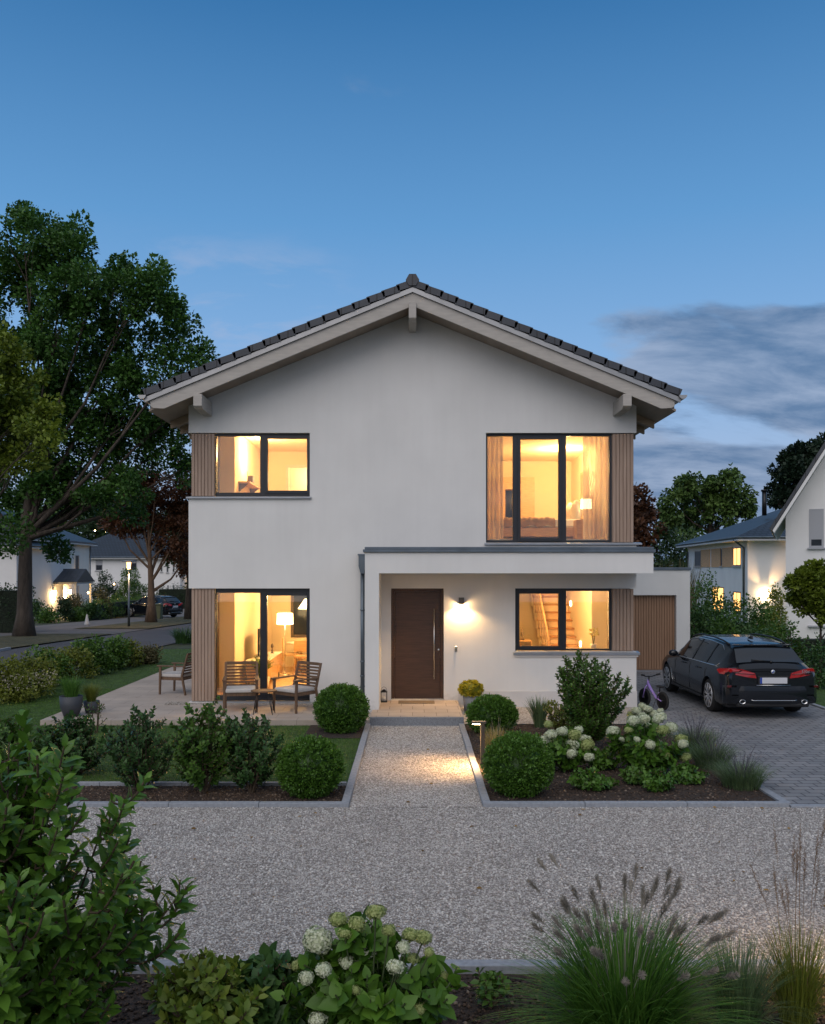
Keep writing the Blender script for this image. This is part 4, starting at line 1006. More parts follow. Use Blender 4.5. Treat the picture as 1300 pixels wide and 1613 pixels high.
    es = o.modifiers.new('edge', 'EDGE_SPLIT'); es.split_angle = R(38)
    P = {}
    # pillars between the side windows and chrome outline
    for sg in (1, -1):
        b = MB()
        for (y, dy) in ((1.28, .03), (2.20, .035)):
            pts = []
            for k in range(5):
                f_ = k / 4; zb, zt = interp(belt, y), interp(top_, y) - .055; w_, rw = interp(wid, y) - .055, interp(roofw, y)
                z = zb + (zt - zb) * f_; x = w_ + (rw - w_) * (f_ if k else 0) + .008
                pts.append((sg * x, y + (f_ * (-.10 if y < 1.5 else -.12)), z))
            for p, q in zip(pts, pts[1:]):
                b.quad((p[0], p[1] - dy, p[2]), (p[0], p[1] + dy, p[2]), (q[0], q[1] + dy, q[2]), (q[0], q[1] - dy, q[2]))
        b.build('window_pillar', MATS['car_black'], t, recalc=False)
        b = MB(); lo = [(sg * (interp(wid, y) - .05), y, interp(belt, y) + .004) for y in np.linspace(.62, 3.42, 22)]
        hi = [(sg * (interp(roofw, y) + .006), y, interp(top_, y) - .062) for y in np.linspace(3.30, .95, 22)]
        bend = [(sg * (interp(roofw, .8) + .05), .72, 1.24), (sg * (interp(roofw, .6) + .13), .58, 1.10)]
        b.tube(lo + hi + bend + [lo[0]], .013, 6); b.build('chrome_trim', MATS['chrome'], t)
        b = MB(); rl = [(sg * (interp(roofw, y) - .04), y, interp(top_, y) + (.015 if .95 < y < 2.8 else -.005)) for y in np.linspace(.75, 2.95, 14)]
        b.tube(rl, .018, 6); b.build('roof_rail', MATS['car_black'], t)
        for y in (1.62, 2.62):
            b = MB(); x = sg * (interp(wid, y) + .012); b.tube([(x - sg*.02, y - .1, .845), (x + sg*.018, y - .08, .848), (x + sg*.018, y + .08, .848), (x - sg*.02, y + .1, .845)], .013, 6); b.build('door_handle', MATS['car_paint'], t)
        b = MB()
        for y in (1.22, 2.22, 3.28):
            x = sg * .9
            b.tube([(sg * (interp(wid, y) + .0005), y - .06 if y < 1.5 else y, .90), (sg * (interp(wid, y) + .004), y, .60), (sg * (interp(wid, y) - .002), y, .32)], .004, 5)
        b.build('door_gap', MATS['car_black'], t)
        mz = thing_empty = None
        b = MB(); b.ball((sg * 1.02, 3.12, 1.00), .105, 3, (1.0, .62, .72)); b.tube([(sg * .86, 3.16, .95), (sg * .98, 3.13, .96)], .022, 6); b.build('wing_mirror', MATS['car_paint'], t)
        b = MB(); b.box(min(sg*.915, sg*.945), max(sg*.915, sg*.945), 1.45, 3.55, .235, .285); b.build('side_skirt', MATS['car_black'], t, bevel=.01)
        # front vent strip
        b = MB(); x = sg * .934; b.tube([(x, 3.42, .34), (x + sg*.006, 3.50, .42), (x, 3.58, .62)], .012, 6); b.build('side_vent', MATS['chrome'], t)
        # tail light
        b = MB(); pts = []
        out = [(.325, .80), (.50, .82), (.72, .865), (.84, .93), (.80, .985), (.60, .975), (.36, .90)]
        for x, z in out: pts.append(x)
        def wrap(x): return .105 * max(0, (x - .58) / .3) ** 2
        A = [b.bm.verts.new((sg * x, -.028 + wrap(x), z)) for x, z in out]; B_ = [b.bm.verts.new((sg * x, .10 + wrap(x), z)) for x, z in out]
        b.bm.faces.new(A); b.bm.faces.new(B_[::-1])
        for k in range(len(out)): b.bm.faces.new((A[k], B_[k], B_[(k+1) % len(out)], A[(k+1) % len(out)]))
        S = [(.80, .04, .845), (.80, .04, .985), (.93, .30, .965), (.945, .42, .925), (.935, .30, .86)]
        s1 = [b.bm.verts.new((sg * (x + .006), y, z)) for x, y, z in S]; s2 = [b.bm.verts.new((sg * (x - .1), y, z)) for x, y, z in S]
        b.bm.faces.new(s1); b.bm.faces.new(s2[::-1])
        for k in range(5): b.bm.faces.new((s1[k], s2[k], s2[(k+1) % 5], s1[(k+1) % 5]))
        b.build('tail_light', MATS['tail_red'], t)
        b = MB(); b.tube([(sg * .36, -.034, .872), (sg * .60, -.034, .892), (sg * .80, .012, .925)], .009, 6); b.build('light_strip', MATS['tail_dark'], t)
        # reflectors and exhausts
        b = MB(); b.box(min(sg*.70, sg*.88), max(sg*.70, sg*.88), .0, .05, .62, .66); b.build('reflector', MATS['tail_dark'], t)
        b = MB(); M = Matrix.Translation((sg * .60, .03, .345)) @ Matrix.Rotation(R(90), 4, 'X'); b.lathe([(.035, .02), (.052, .02), (.055, .075), (.045, .078), (.04, .02)], M=M @ Matrix.Diagonal((1.15, .8, 1, 1)), seg=20); b.build('exhaust', MATS['chrome'], t)
    # rear window
    b = MB(); W_ = [(.60, .115), (.545, .55)]
    def rear_pt(x, y, off=.012): zt = interp(top_, y) + .01; return (x, y - off, zt + off * .8 - .02 * (abs(x) / .62) ** 3)
    NX, NY = 12, 8; g = []
    for j in range(NY + 1):
        y = .135 + .43 * j / NY; hwx = .66 - .10 * j / NY
        g.append([b.bm.verts.new(rear_pt(-hwx + 2 * hwx * i / NX, y)) for i in range(NX + 1)])
    for j in range(NY):
        for i in range(NX): b.bm.faces.new((g[j][i], g[j][i+1], g[j+1][i+1], g[j+1][i])).smooth = True
    rwn = b.build('rear_window', MATS['car_glass'], t)
    b = MB(); b.box(-.58, .58, .50, .66, 1.385, 1.41); b.build('spoiler', MATS['car_paint'], t, bevel=.01)
    b = MB(); b.tube([(.02, .13, 1.115), (-.36, .155, 1.14)], .012, 6); b.lathe([(0, 1.09), (.03, 1.09), (.03, 1.12), (0, 1.13)], cx=.02, cy=.13, seg=12); b.build('wiper', MATS['car_black'], t)
    b = MB(); b.poly_prism([(1.02, 1.475), (1.30, 1.475), (1.10, 1.545), (1.05, 1.545)], 'x', -.018, .018); b.build('antenna', MATS['car_black'], t, bevel=.006)
    # tailgate surface: lip, plate recess, bumper
    b = MB(); b.box(-.30, .30, -.035, .02, .675, .845); b.build('plate_recess', MATS['car_black'], t, bevel=.01)
    b = MB(); b.box(-.265, .265, -.046, -.036, .70, .815); pl = b.build('number_plate', MATS['plate'], t, bevel=.002)
    b = MB(); b.box(-.265, -.225, -.0485, -.0465, .70, .815); b.build('blue_band', MATS['eu_blue'], pl)
    b = MB(); b.tube([(-.33, -.036, .665), (.33, -.036, .665)], .010, 6); b.build('plate_trim', MATS['chrome'], t)
    b = MB(); M = Matrix.Translation((0, -.005, .925)) @ Matrix.Rotation(R(90), 4, 'X'); b.lathe([(0, .0), (.040, .0), (.040, .012), (.033, .018), (0, .018)], M=M, seg=24); bd = b.build('badge', MATS['silver_badge'], t)
    b = MB(); M2 = Matrix.Translation((0, -.0225, .925)) @ Matrix.Rotation(R(90), 4, 'X')
    for q in (0, 2):
        a0 = q * math.pi / 2; pp = [(0, 0)] + [(math.cos(a0 + k*math.pi/12)*.024, math.sin(a0 + k*math.pi/12)*.024) for k in range(7)]
        vs_ = [b.bm.verts.new(M2 @ Vector((x, y, .0006))) for x, y in pp]; b.bm.faces.new(vs_)
    b.build('badge_quarters', MATS['eu_blue'], bd, recalc=False)
    cu = bpy.data.curves.new('lettering', 'FONT'); cu.body = '530d'; cu.size = .075; cu.extrude = .002; cu.align_x = 'RIGHT'
    tmp = bpy.data.objects.new('tmp', cu); C.objects.link(tmp); me_t = bpy.data.meshes.new_from_object(tmp.evaluated_get(bpy.context.evaluated_depsgraph_get())); bpy.data.objects.remove(tmp)
    me_t.name = 'lettering'; me_t.materials.clear(); co = link('lettering', me_t, MATS['silver_badge'], t); co.location = (.70, -.030, .905); co.rotation_euler = (R(90), 0, 0)
    pts = []
    b = MB()
    def bump(y0, z0, z1, wtop): pass
    prof = [(-.03, .30), (-.050, .38), (-.046, .58), (-.036, .645), (.03, .655), (.02, .28)]
    NB_ = 24; R_ = []
    for i in range(NB_ + 1):
        u = -1 + 2 * i / NB_; x = u * .915; dy = .16 * abs(u) ** 5 + .03 * u * u
        R_.append([b.bm.verts.new((x, y + dy + (.0 if y < 0 else 0), z)) for y, z in prof])
    for i in range(NB_):
        for k in range(len(prof)): b.bm.faces.new((R_[i][k], R_[i][(k+1) % 6], R_[i+1][(k+1) % 6], R_[i+1][k])).smooth = True
    b.bm.faces.new(R_[0]); b.bm.faces.new(R_[-1][::-1]); ob = b.build('rear_bumper', MATS['car_paint'], t); e2 = ob.modifiers.new('edge', 'EDGE_SPLIT'); e2.split_angle = R(35)
    b = MB(); b.tube([(-.44, -.054, .385), (-.40, -.060, .372), (.40, -.060, .372), (.44, -.054, .385)], .009, 6); b.build('bumper_trim', MATS['chrome'], t)
    b = MB(); b.box(-.70, .70, -.03, .06, .24, .31); b.build('diffuser', MATS['car_black'], t, bevel=.02)
    b = MB(); b.box(-.80, .80, .25, 4.7, .20, .50); b.build('underbody', MATS['car_black'], t)
    # wheels
    for wy in wheels:
        for sg in (-1, 1):
            X = sg * .80
            M = Matrix.Translation((X, wy, WR)) @ Matrix.Rotation(R(90) * sg, 4, 'Y')
            b = MB(); b.lathe([(.235, -.115), (.325, -.105), (WR, -.07), (WR, .07), (.325, .105), (.235, .12)], M=M, seg=40); wh = b.build('wheel', MATS['rubber'], t)
            b = MB(); b.lathe([(.0, .02), (.18, .02), (.215, .06), (.24, .118), (.245, .118), (.245, -.1), (.0, -.1)], M=M, seg=40); b.build('well', MATS['car_black'], wh)
            b = MB()
            for k in range(10):
                a = k * math.pi / 5 + .1; off = .09
                for s2 in (-off, off):
                    p0 = M @ Vector((.05 * math.cos(a), .05 * math.sin(a), .105)); p1 = M @ Vector((.237 * math.cos(a + s2), .237 * math.sin(a + s2), .112)); b.tube([p0, p1], [.022, .017], 5)
            b.lathe([(.232, .10), (.238, .128), (.25, .124), (.25, .10)], M=M, seg=40); b.lathe([(0, .13), (.035, .128), (.06, .11), (0, .10)], M=M, seg=20)
            b.build('rim', MATS['alloy'], wh)
    return t
car = build_car('dark estate car parked on the paved driveway, seen from behind', (6.48, 15.98, .004), R(0.0), .925)

# ------------------------------------------------------------------ child's balance bike
mat('lilac', (0.30, 0.20, 0.52), .35, coat=.4)
def bike():
    t = thing('balance_bike', 'small purple balance bike standing beside the house corner', 'bicycle', (PX(1045, 16.95), 16.98, .004), R(112))
    r_ = .18   # wheel radius; +x is forward
    def wheel(x):
        M = Matrix.Translation((x, 0, r_)) @ Matrix.Rotation(R(90), 4, 'X')
        b = MB(); ring = [(r_ - .022 + .022 * math.cos(a), .022 * math.sin(a)) for a in [2*math.pi*k/10 for k in range(11)]]; b.lathe(ring, M=M, seg=36); o = b.build('wheel', MATS['rubber'], t)
        b = MB(); b.lathe([(r_ - .05, -.012), (r_ - .038, -.014), (r_ - .038, .014), (r_ - .05, .012), (r_ - .05, -.012)], M=M, seg=36)
        for k in range(10): a = k*math.pi/5; b.tube([M @ Vector((.015*math.cos(a), .015*math.sin(a), 0)), M @ Vector(((r_-.045)*math.cos(a), (r_-.045)*math.sin(a), 0))], .0035, 5)
        b.lathe([(0, -.03), (.022, -.03), (.022, .03), (0, .03)], M=M, seg=14); b.build('rim', MATS['black_metal'], o)
    wheel(0); wheel(.56)
    hd = Vector((.455, 0, .47)); se = Vector((.10, 0, .40))
    b = MB(); b.tube([hd, (.36, 0, .36), (.20, 0, .22), (.12, 0, .20)], [.026, .028, .026, .02], 10)
    for y in (-.035, .035): b.tube([(.14, 0, .22), (.08, y, .20), (0, y, r_)], .012, 8)
    b.tube([(.13, 0, .22), (.10, 0, .34)], .016, 8); b.build('frame', MATS['lilac'], t)
    b = MB()
    for y in (-.04, .04): b.tube([(.465, y*.6, .43), (.50, y, .36), (.56, y, r_)], .012, 8)
    b.tube([(.44, 0, .54), (.47, 0, .42)], .02, 8); b.build('fork', MATS['lilac'], t)
    b = MB(); b.tube([(.435, 0, .52), (.42, 0, .60)], .014, 8); b.tube([(.38, -.17, .64), (.42, -.07, .605), (.42, .07, .605), (.38, .17, .64)], .011, 8); b.build('handlebar', MATS['black_metal'], t)
    for y in (-.17, .17): b = MB(); s_ = 1 if y > 0 else -1; b.tube([(.38, y - s_*.03, .637), (.37, y + s_*.05, .65)], .016, 8); b.build('grip', MATS['rubber'], t)
    b = MB(); b.tube([(.10, 0, .33), (.085, 0, .43)], .012, 8); b.build('seat_post', MATS['black_metal'], t)
    b = MB(); b.ball((.07, 0, .45), .1, 3, (1.1, .62, .26)); b.build('saddle', MATS['rubber'], t)
    b = MB(); b.tube([(.2, .0, .2), (.14, .14, .0)], .006, 6); b.build('kickstand', MATS['black_metal'], t)
bike()
# ------------------------------------------------------------------ plant materials
leafmat('box_leaf', (0.014, 0.040, 0.008), (0.045, 0.105, 0.018), .4, .2, tip=(0.075, 0.14, 0.03))
leafmat('laurel_leaf', (0.022, 0.060, 0.010), (0.060, 0.130, 0.022), .32, .25, tip=(0.10, 0.18, 0.035))
leafmat('shrub_leaf', (0.016, 0.046, 0.010), (0.048, 0.100, 0.022), .4, .25, tip=(0.08, 0.13, 0.03))
leafmat('dark_leaf', (0.012, 0.034, 0.014), (0.032, 0.074, 0.026), .4, .2, tip=(0.06, 0.10, 0.03))
leafmat('hydrangea_leaf', (0.026, 0.075, 0.010), (0.075, 0.160, 0.022), .45, .3, tip=(0.12, 0.20, 0.03))
leafmat('golden_leaf', (0.10, 0.11, 0.012), (0.24, 0.22, 0.025), .5, .3)
leafmat('olive_leaf', (0.045, 0.065, 0.012), (0.10, 0.12, 0.025), .45, .25, tip=(0.20, 0.16, 0.04))
leafmat('red_tip_leaf', (0.035, 0.080, 0.014), (0.10, 0.13, 0.025), .45, .25, tip=(0.22, 0.09, 0.03))
leafmat('oak_leaf', (0.010, 0.032, 0.008), (0.036, 0.084, 0.018), .5, .2, tip=(0.055, 0.11, 0.025))
leafmat('maple_leaf', (0.035, 0.060, 0.008), (0.085, 0.120, 0.016), .5, .25, tip=(0.13, 0.14, 0.02))
leafmat('copper_leaf', (0.030, 0.012, 0.008), (0.085, 0.034, 0.018), .5, .2, tip=(0.10, 0.06, 0.02))
leafmat('willow_leaf', (0.016, 0.040, 0.012), (0.050, 0.090, 0.026), .5, .2)
leafmat('pine_leaf', (0.006, 0.018, 0.010), (0.018, 0.040, 0.018), .6, .1)
leafmat('far_leaf', (0.010, 0.026, 0.012), (0.028, 0.055, 0.022), .6, .15)
leafmat('fountain_grass', (0.020, 0.060, 0.012), (0.055, 0.125, 0.026), .45, .25)
leafmat('blue_grass', (0.030, 0.060, 0.035), (0.075, 0.115, 0.070), .5, .2)
leafmat('dry_grass', (0.13, 0.12, 0.055), (0.27, 0.22, 0.11), .6, .25)
leafmat('plume', (0.21, 0.185, 0.15), (0.44, 0.39, 0.32), .8, .3)
leafmat('reed_plume', (0.19, 0.115, 0.065), (0.34, 0.22, 0.13), .8, .3)
leafmat('lavender', (0.060, 0.055, 0.070), (0.12, 0.105, 0.13), .8, .2)
leafmat('bloom_white', (0.46, 0.52, 0.32), (0.70, 0.72, 0.55), .7, .2)
leafmat('bloom_lime', (0.26, 0.33, 0.10), (0.44, 0.48, 0.20), .7, .2)
mat('bark', (0.075, 0.058, 0.045), .95, var=.35, vscale=6, bump=1.0, bscale=18, bdist=.05, stretch=(1, 1, .25))
mat('pale_bark', (0.13, 0.085, 0.055), .9, var=.3, vscale=6, bump=.8, bscale=16, bdist=.04, stretch=(1, 1, .3))
mat('twig', (0.085, 0.060, 0.038), .9)
mat('green_stem', (0.06, 0.085, 0.03), .8)

def frame_leaves(P, D, theta, az, size_):
    """leaves leaving an axis D at angle theta, azimuth az: returns xdir, normal"""
    up = np.where(np.abs(D[:, 2:3]) > .92, np.array([[1., 0, 0]]), np.array([[0, 0, 1.]]))
    a = unit(np.cross(D, up)); b_ = np.cross(D, a)
    rad = a * np.cos(az)[:, None] + b_ * np.sin(az)[:, None]
    x = D * np.cos(theta)[:, None] + rad * np.sin(theta)[:, None]
    nrm = D * np.sin(theta)[:, None] - rad * np.cos(theta)[:, None]
    return x, nrm
def shoots_to_leaves(shoots, n_per, size, T, wid, theta=(.75, 1.15), bare=.15, tipc=True, tint0=None, jit=.2):
    P, X, Nn, S, Tn = [], [], [], [], []
    for sh in shoots:
        pts, k = np.array(sh[0]), sh[1] if len(sh) > 1 else 1.0
        n = max(3, int(n_per * k)); seg = np.linalg.norm(np.diff(pts, axis=0), axis=1); cum = np.r_[0, np.cumsum(seg)]
        t = (bare + (1 - bare) * (np.arange(n) + RNG.random(n) * .5) / n) * cum[-1]; t = np.minimum(t, cum[-1] * .9999)
        i = np.searchsorted(cum, t, side='right') - 1; i = np.clip(i, 0, len(seg) - 1)
        f = ((t - cum[i]) / seg[i])[:, None]; p = pts[i] * (1 - f) + pts[i+1] * f; d = unit(pts[i+1] - pts[i])
        az = np.arange(n) * 2.39996 + RNG.random() * 6.28 + RNG.normal(size=n) * jit
        u = t / cum[-1]; th = theta[1] + (theta[0] - theta[1]) * u + RNG.normal(size=n) * .12
        if tipc: th = np.where(u > .93, th * .55, th)
        x, nr = frame_leaves(p, d, th, az, size)
        x[:, 2] -= .08; P.append(p); X.append(x); Nn.append(nr)
        S.append(size * (.6 + .5 * np.sin(np.pi * np.clip(u * .85 + .12, 0, 1))) * (.85 + .3 * RNG.random(n)))
        base = RNG.random() * .35 if tint0 is None else tint0
        Tn.append(np.clip(base + .35 * RNG.random(n) + .30 * u * (u > .6), 0, 1))
    P, X, Nn, S, Tn = map(np.concatenate, (P, X, Nn, S, Tn))
    V, F = place(T, P, X, Nn, S, wid)
    return V, F, np.repeat(Tn, len(T[1]))
def arc(p0, p1, bulge, n=6):
    p0, p1 = np.array(p0, float), np.array(p1, float); t = np.linspace(0, 1, n)[:, None]
    return p0 * (1 - t) + p1 * t + np.array(bulge) * (t * (1 - t) * 4)
def shrub(name, label, cat, loc, H, Rd, nst, nside, leaf, T, wid, m, n_per=16, upright=.5, group=None, low=.18, seed=0, stemr=.012, side_len=.30, top_flat=.3, theta=(.75, 1.15), squash=1.0, lean=(0, 0), stem_m='twig'):
    global RNG; keep = RNG; RNG = np.random.default_rng(seed + 100)
    t = thing(name, label, cat, loc, 0, group); sh = []; mb = MB()
    for i in range(nst):
        a = 2*math.pi*(i + RNG.random()*.8)/nst*1.0 + RNG.random()*.5; q = math.sqrt((i + .5)/nst) if i % 2 else RNG.random()
        r_ = Rd * q * (.75 + .3*RNG.random()); h = H * (1 - top_flat * q*q) * (.82 + .2*RNG.random())
        tip = (math.cos(a)*r_ + lean[0], math.sin(a)*r_*squash + lean[1], h)
        ax = arc((math.cos(a)*.05*Rd, math.sin(a)*.05*Rd, 0), tip, (math.cos(a)*Rd*.10*(1-upright), math.sin(a)*Rd*.10*(1-upright), 0), 8)
        mb.tube([tuple(p) for p in ax], [stemr*(1 - .75*k/7) for k in range(8)], 5, caps=False)
        sh.append((ax[3:], 1.0))
        for j in range(nside):
            u = low + (1 - low)*(j + RNG.random())/nside; p = ax[min(6, int(u*7))]*(1-(u*7)%1) + ax[min(7, int(u*7)+1)]*((u*7)%1)
            aa = a + RNG.normal()*1.3; ln = H*side_len*(.5 + .7*RNG.random())*(1.15 - .55*u)
            dz = upright*(.5 + .7*RNG.random()); dr = 1 - .4*upright
            q1 = p + ln*unit(np.array([math.cos(aa)*dr, math.sin(aa)*dr*squash, dz]))
            br = arc(p, q1, (0, 0, -.03*H), 5); sh.append((br, ln/(H*side_len)))
            mb.tube([tuple(v) for v in br], [stemr*.45, stemr*.2][:1]*5, 4, caps=False)
    mb.build('stems', MATS[stem_m], t, recalc=False)
    V, F, tn = shoots_to_leaves(sh, n_per, leaf, T, wid, theta)
    V[:, 2] = np.maximum(V[:, 2], .01)
    link('foliage', mesh_np('foliage', V, F, tn, smooth=True), MATS[m], t)
    RNG = keep; return t

# ------------------------------------------------------------------ clipped box balls
def box_ball_mesh(r, n, leaf, sq=.92, seed=1, name='foliage'):
    rg = np.random.default_rng(seed); d = unit(rg.normal(size=(n, 3)))
    lump = 1 + .05*np.sin(d[:, 0]*5 + seed) * np.cos(d[:, 1]*4 + seed) + .035*np.sin(d[:, 2]*8 + d[:, 0]*7)
    # little tufts: leaves gather round sprig ends
    k = n // 14; c = unit(rg.normal(size=(k, 3))); idx = rg.integers(0, k, n)
    d = unit(c[idx] + rg.normal(size=(n, 3)) * .045); lump = lump * (1 + .12 * (rg.random(k)[idx] - .5))
    dep = rg.random(n) ** 2 * .16
    pos = d * (r * lump * (1 - dep))[:, None]; pos[:, 2] = pos[:, 2]*sq + r*sq*.96; pos[:, 2] = np.maximum(pos[:, 2], .01)
    xd = d + rg.normal(size=(n, 3))*.55 + np.array([0, 0, .35]); nd = rg.normal(size=(n, 3)) + d*.8
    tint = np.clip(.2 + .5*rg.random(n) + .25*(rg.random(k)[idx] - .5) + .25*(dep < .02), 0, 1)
    V, F = place(T_TRI, pos, xd, nd, leaf*(.7 + .6*rg.random(n)), .9); tn = np.repeat(tint, 2)
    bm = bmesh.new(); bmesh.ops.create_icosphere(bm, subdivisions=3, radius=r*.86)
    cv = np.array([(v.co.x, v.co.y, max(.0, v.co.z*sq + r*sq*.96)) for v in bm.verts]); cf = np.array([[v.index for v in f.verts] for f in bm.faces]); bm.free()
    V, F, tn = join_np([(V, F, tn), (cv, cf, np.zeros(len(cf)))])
    return mesh_np(name, V, F, tn)
def box_ball(label, x, y, r, seed, sq=.92):
    t = thing('boxwood_ball', label, 'shrub', (x, y, 0), 0, 'clipped boxwood balls')
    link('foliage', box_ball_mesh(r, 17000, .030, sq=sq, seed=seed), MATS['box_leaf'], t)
    fo = t.children[0]; k = 46; d = rnd_unit(k); d[:, 2] = abs(d[:, 2])*.8; d = unit(d); sp = [(np.array([q*r*.9, q*r*(1.10 + .05*RNG.random())]) * np.array([1, 1, sq]) + np.array([0, 0, r*sq*.96]),) for q in d]
    V, F, tn = shoots_to_leaves(sp, 7, .030, T_TRI, .9, tint0=.5); me0 = fo.data; V0 = np.empty(len(me0.vertices)*3, np.float32); me0.vertices.foreach_get('co', V0); F0 = np.empty(len(me0.loops), np.int32); me0.loops.foreach_get('vertex_index', F0); t0 = np.empty(len(me0.polygons), np.float32); me0.attributes['tint'].data.foreach_get('value', t0)
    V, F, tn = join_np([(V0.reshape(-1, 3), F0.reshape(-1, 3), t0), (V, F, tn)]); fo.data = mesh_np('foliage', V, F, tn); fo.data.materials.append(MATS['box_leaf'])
    b = MB(); b.tube([(0, 0, 0), (.01, 0, .15)], .02, 6); b.build('trunk', MATS['bark'], t)
box_ball('clipped boxwood ball beside the corner of the terrace', PX(537, 14.65), 14.75, .43, 1)
box_ball('clipped boxwood ball in the left bed at the corner of gravel path and drive', PX(489, 10.62), 10.62, .375, 2)
box_ball('clipped boxwood ball behind the bollard light, near the potted yellow shrub', PX(776, 14.6), 14.7, .40, 3, .76)
box_ball('clipped boxwood ball in front of the bollard light in the right bed', PX(817, 10.68), 10.68, .395, 4)

# pot beside the door
t = thing('potted_shrub', 'round yellow-green shrub in a grey pot beside the front wall', 'plant', (PX(742.5, 16.75), 16.8, .02))
mat('grey_pot', (0.20, 0.20, 0.205), .7, var=.1, vscale=8, bump=.1, bscale=60)
b = MB(); b.lathe([(0, 0), (.125, 0), (.16, .31), (.145, .31), (.14, .27), (0, .27)], seg=28); b.build('pot', MATS['grey_pot'], t)
o = link('foliage', box_ball_mesh(.215, 2600, .036, sq=.72, seed=9), MATS['golden_leaf'], t); o.location = (0, 0, .27)

# ------------------------------------------------------------------ flower heads
def head_mesh(r, n, seed, pet=.016, sq=.72):
    rg = np.random.default_rng(seed); d = unit(rg.normal(size=(n, 3)) + np.array([0, 0, .35])); lump = 1 + .09*np.sin(d[:, 0]*5 + seed) + .07*np.sin(d[:, 1]*6)
    pos = d*(r*lump)[:, None]; pos[:, 2] = pos[:, 2]*sq
    V1, F1 = place(T_TRI, pos - .0, unit(np.cross(d, rg.normal(size=(n, 3)))), d + rg.normal(size=(n, 3))*.35, pet*(.8 + .5*rg.random(n)), 1.4)
    tn = np.repeat(rg.random(n)*.9, 2)
    bm = bmesh.new(); bmesh.ops.create_icosphere(bm, subdivisions=2, radius=r*.88)
    cv = np.array([(v.co.x, v.co.y, v.co.z*sq) for v in bm.verts]); cf = np.array([[v.index for v in f.verts] for f in bm.faces]); bm.free()
    V, F, tt = join_np([(V1, F1, tn), (cv, cf, np.full(len(cf), .1))])
    return mesh_np('flower_head', V, F, tt)
HEADS = {}
def head(kind, k):
    key = (kind, k)
    if key not in HEADS:
        me = head_mesh(1.0, 420, k + 3, .23, .62 + .1*k); me.materials.append(MATS['bloom_white' if kind == 'w' else 'bloom_lime']); HEADS[key] = me
    return HEADS[key]
def hydrangea(label, loc, H, Rd, heads, leaf, nst, seed, n_per=9, squash=.8):
    """heads: (x, y, z, r, kind) in plant space"""
    t = shrub('hydrangea', label, 'hydrangea', loc, H, Rd, nst, 4, leaf, T_HEART, 1.0, 'hydrangea_leaf', n_per, .45, 'white flowering hydrangeas', seed=seed, side_len=.32, top_flat=.45, theta=(.9, 1.35), squash=squash, stem_m='green_stem')
    mb = MB()
    for i, (x, y, z, r, kd) in enumerate(heads):
        o = bpy.data.objects.new('flower_head', head(kd, i % 3)); C.objects.link(o); o.parent = t
        o.location = (x, y, z); o.scale = (r, r, r); tl = random.uniform(-.3, .3); o.rotation_euler = (tl - .25, tl + x*.5, random.random()*6)
        mb.tube([(x*.35, y*.35, z*.3), (x*.8, y*.8, z*.75), (x, y, z - r*.3)], .005, 5, caps=False)
    mb.build('flower_stem', MATS['green_stem'], t, recalc=False)
    return t
def heads_from_px(px_list, Y, dY, loc):
    out = []
    for i, (px, py, rp, kd) in enumerate(px_list):
        y = Y + dY * random.uniform(-1, 1) * .5 + ((1300 - py) if False else 0)
        out.append((PX(px, y) - loc[0], y - loc[1], PZ(py, y) - loc[2], rp * y / FPX * (1.15 if Y > 8 else 1.0), kd))
    return out
# foreground hydrangea
L0 = (PX(582, 4.95), 4.95, 0)
random.seed(21)
fg = [(592,1437,16,'l'),(533,1449,15,'l'),(563,1456,14,'l'),(543,1472,11,'l'),(613,1465,11,'l'),(500,1482,22,'w'),(580,1500,17,'w'),(647,1473,14,'l'),(667,1477,13,'l'),(636,1492,11,'w'),
      (510,1528,13,'w'),(483,1541,12,'w'),(546,1516,11,'w'),(623,1523,14,'w'),(682,1566,18,'w'),(661,1590,11,'l'),(592,1577,10,'l'),(500,1608,14,'w'),(468,1520,11,'l'),(526,1555,10,'w'),(700,1538,8,'l'),(652,1510,10,'l'),(560,1560,8,'l'),(676,1500,8,'l')]
hydrangea('large hydrangea with white and lime heads in the foreground bed, below the gravel drive', L0, .72, .46, heads_from_px(fg, 4.85, .35, L0), .105, 34, 5, n_per=10)
L1 = (PX(888, 11.9), 11.9, 0)
h1 = [(868,1157,9,'w'),(886,1152,8,'w'),(905,1158,9,'l'),(921,1166,10,'w'),(903,1173,9,'w'),(875,1173,8,'l'),(857,1166,8,'w'),(900,1187,8,'w'),(928,1193,7,'w'),(916,1197,6,'w'),(884,1207,5,'w'),(866,1190,6,'l'),(881,1180,6,'w'),(850,1172,6,'l'),(911,1151,7,'w'),(935,1180,5,'w'),(925,1173,10,'l'),(864,1141,6,'l')]
hydrangea('white hydrangea in the right bed beside the front boxwood ball', L1, .56, .46, heads_from_px(h1, 11.8, .45, L1), .085, 20, 6)
L2 = (PX(1020, 11.75), 11.75, 0)
h2 = [(966,1151,9,'w'),(998,1135,9,'w'),(1015,1133,8,'w'),(1039,1131,10,'w'),(1058,1146,9,'w'),(1045,1150,8,'l'),(1033,1153,6,'l'),(1011,1178,8,'w'),(1024,1173,7,'w'),(1037,1171,8,'w'),(1036,1199,6,'w'),(977,1180,6,'l'),(1064,1180,9,'l'),(1080,1193,8,'l'),(1073,1165,8,'l'),(965,1157,8,'w'),(1020,1144,7,'w'),(1050,1190,5,'l'),(990,1150,6,'l'),(1004,1165,5,'w'),(1076,1172,7,'w'),(980,1165,4,'w'),(1041,1182,5,'l'),(1012,1127,5,'w')]
hydrangea('large white hydrangea in the right bed in front of the bicycle', L2, .72, .62, heads_from_px(h2, 11.65, .55, L2), .09, 26, 8, n_per=10)
L3 = (PX(1018, 14.8), 14.9, 0)
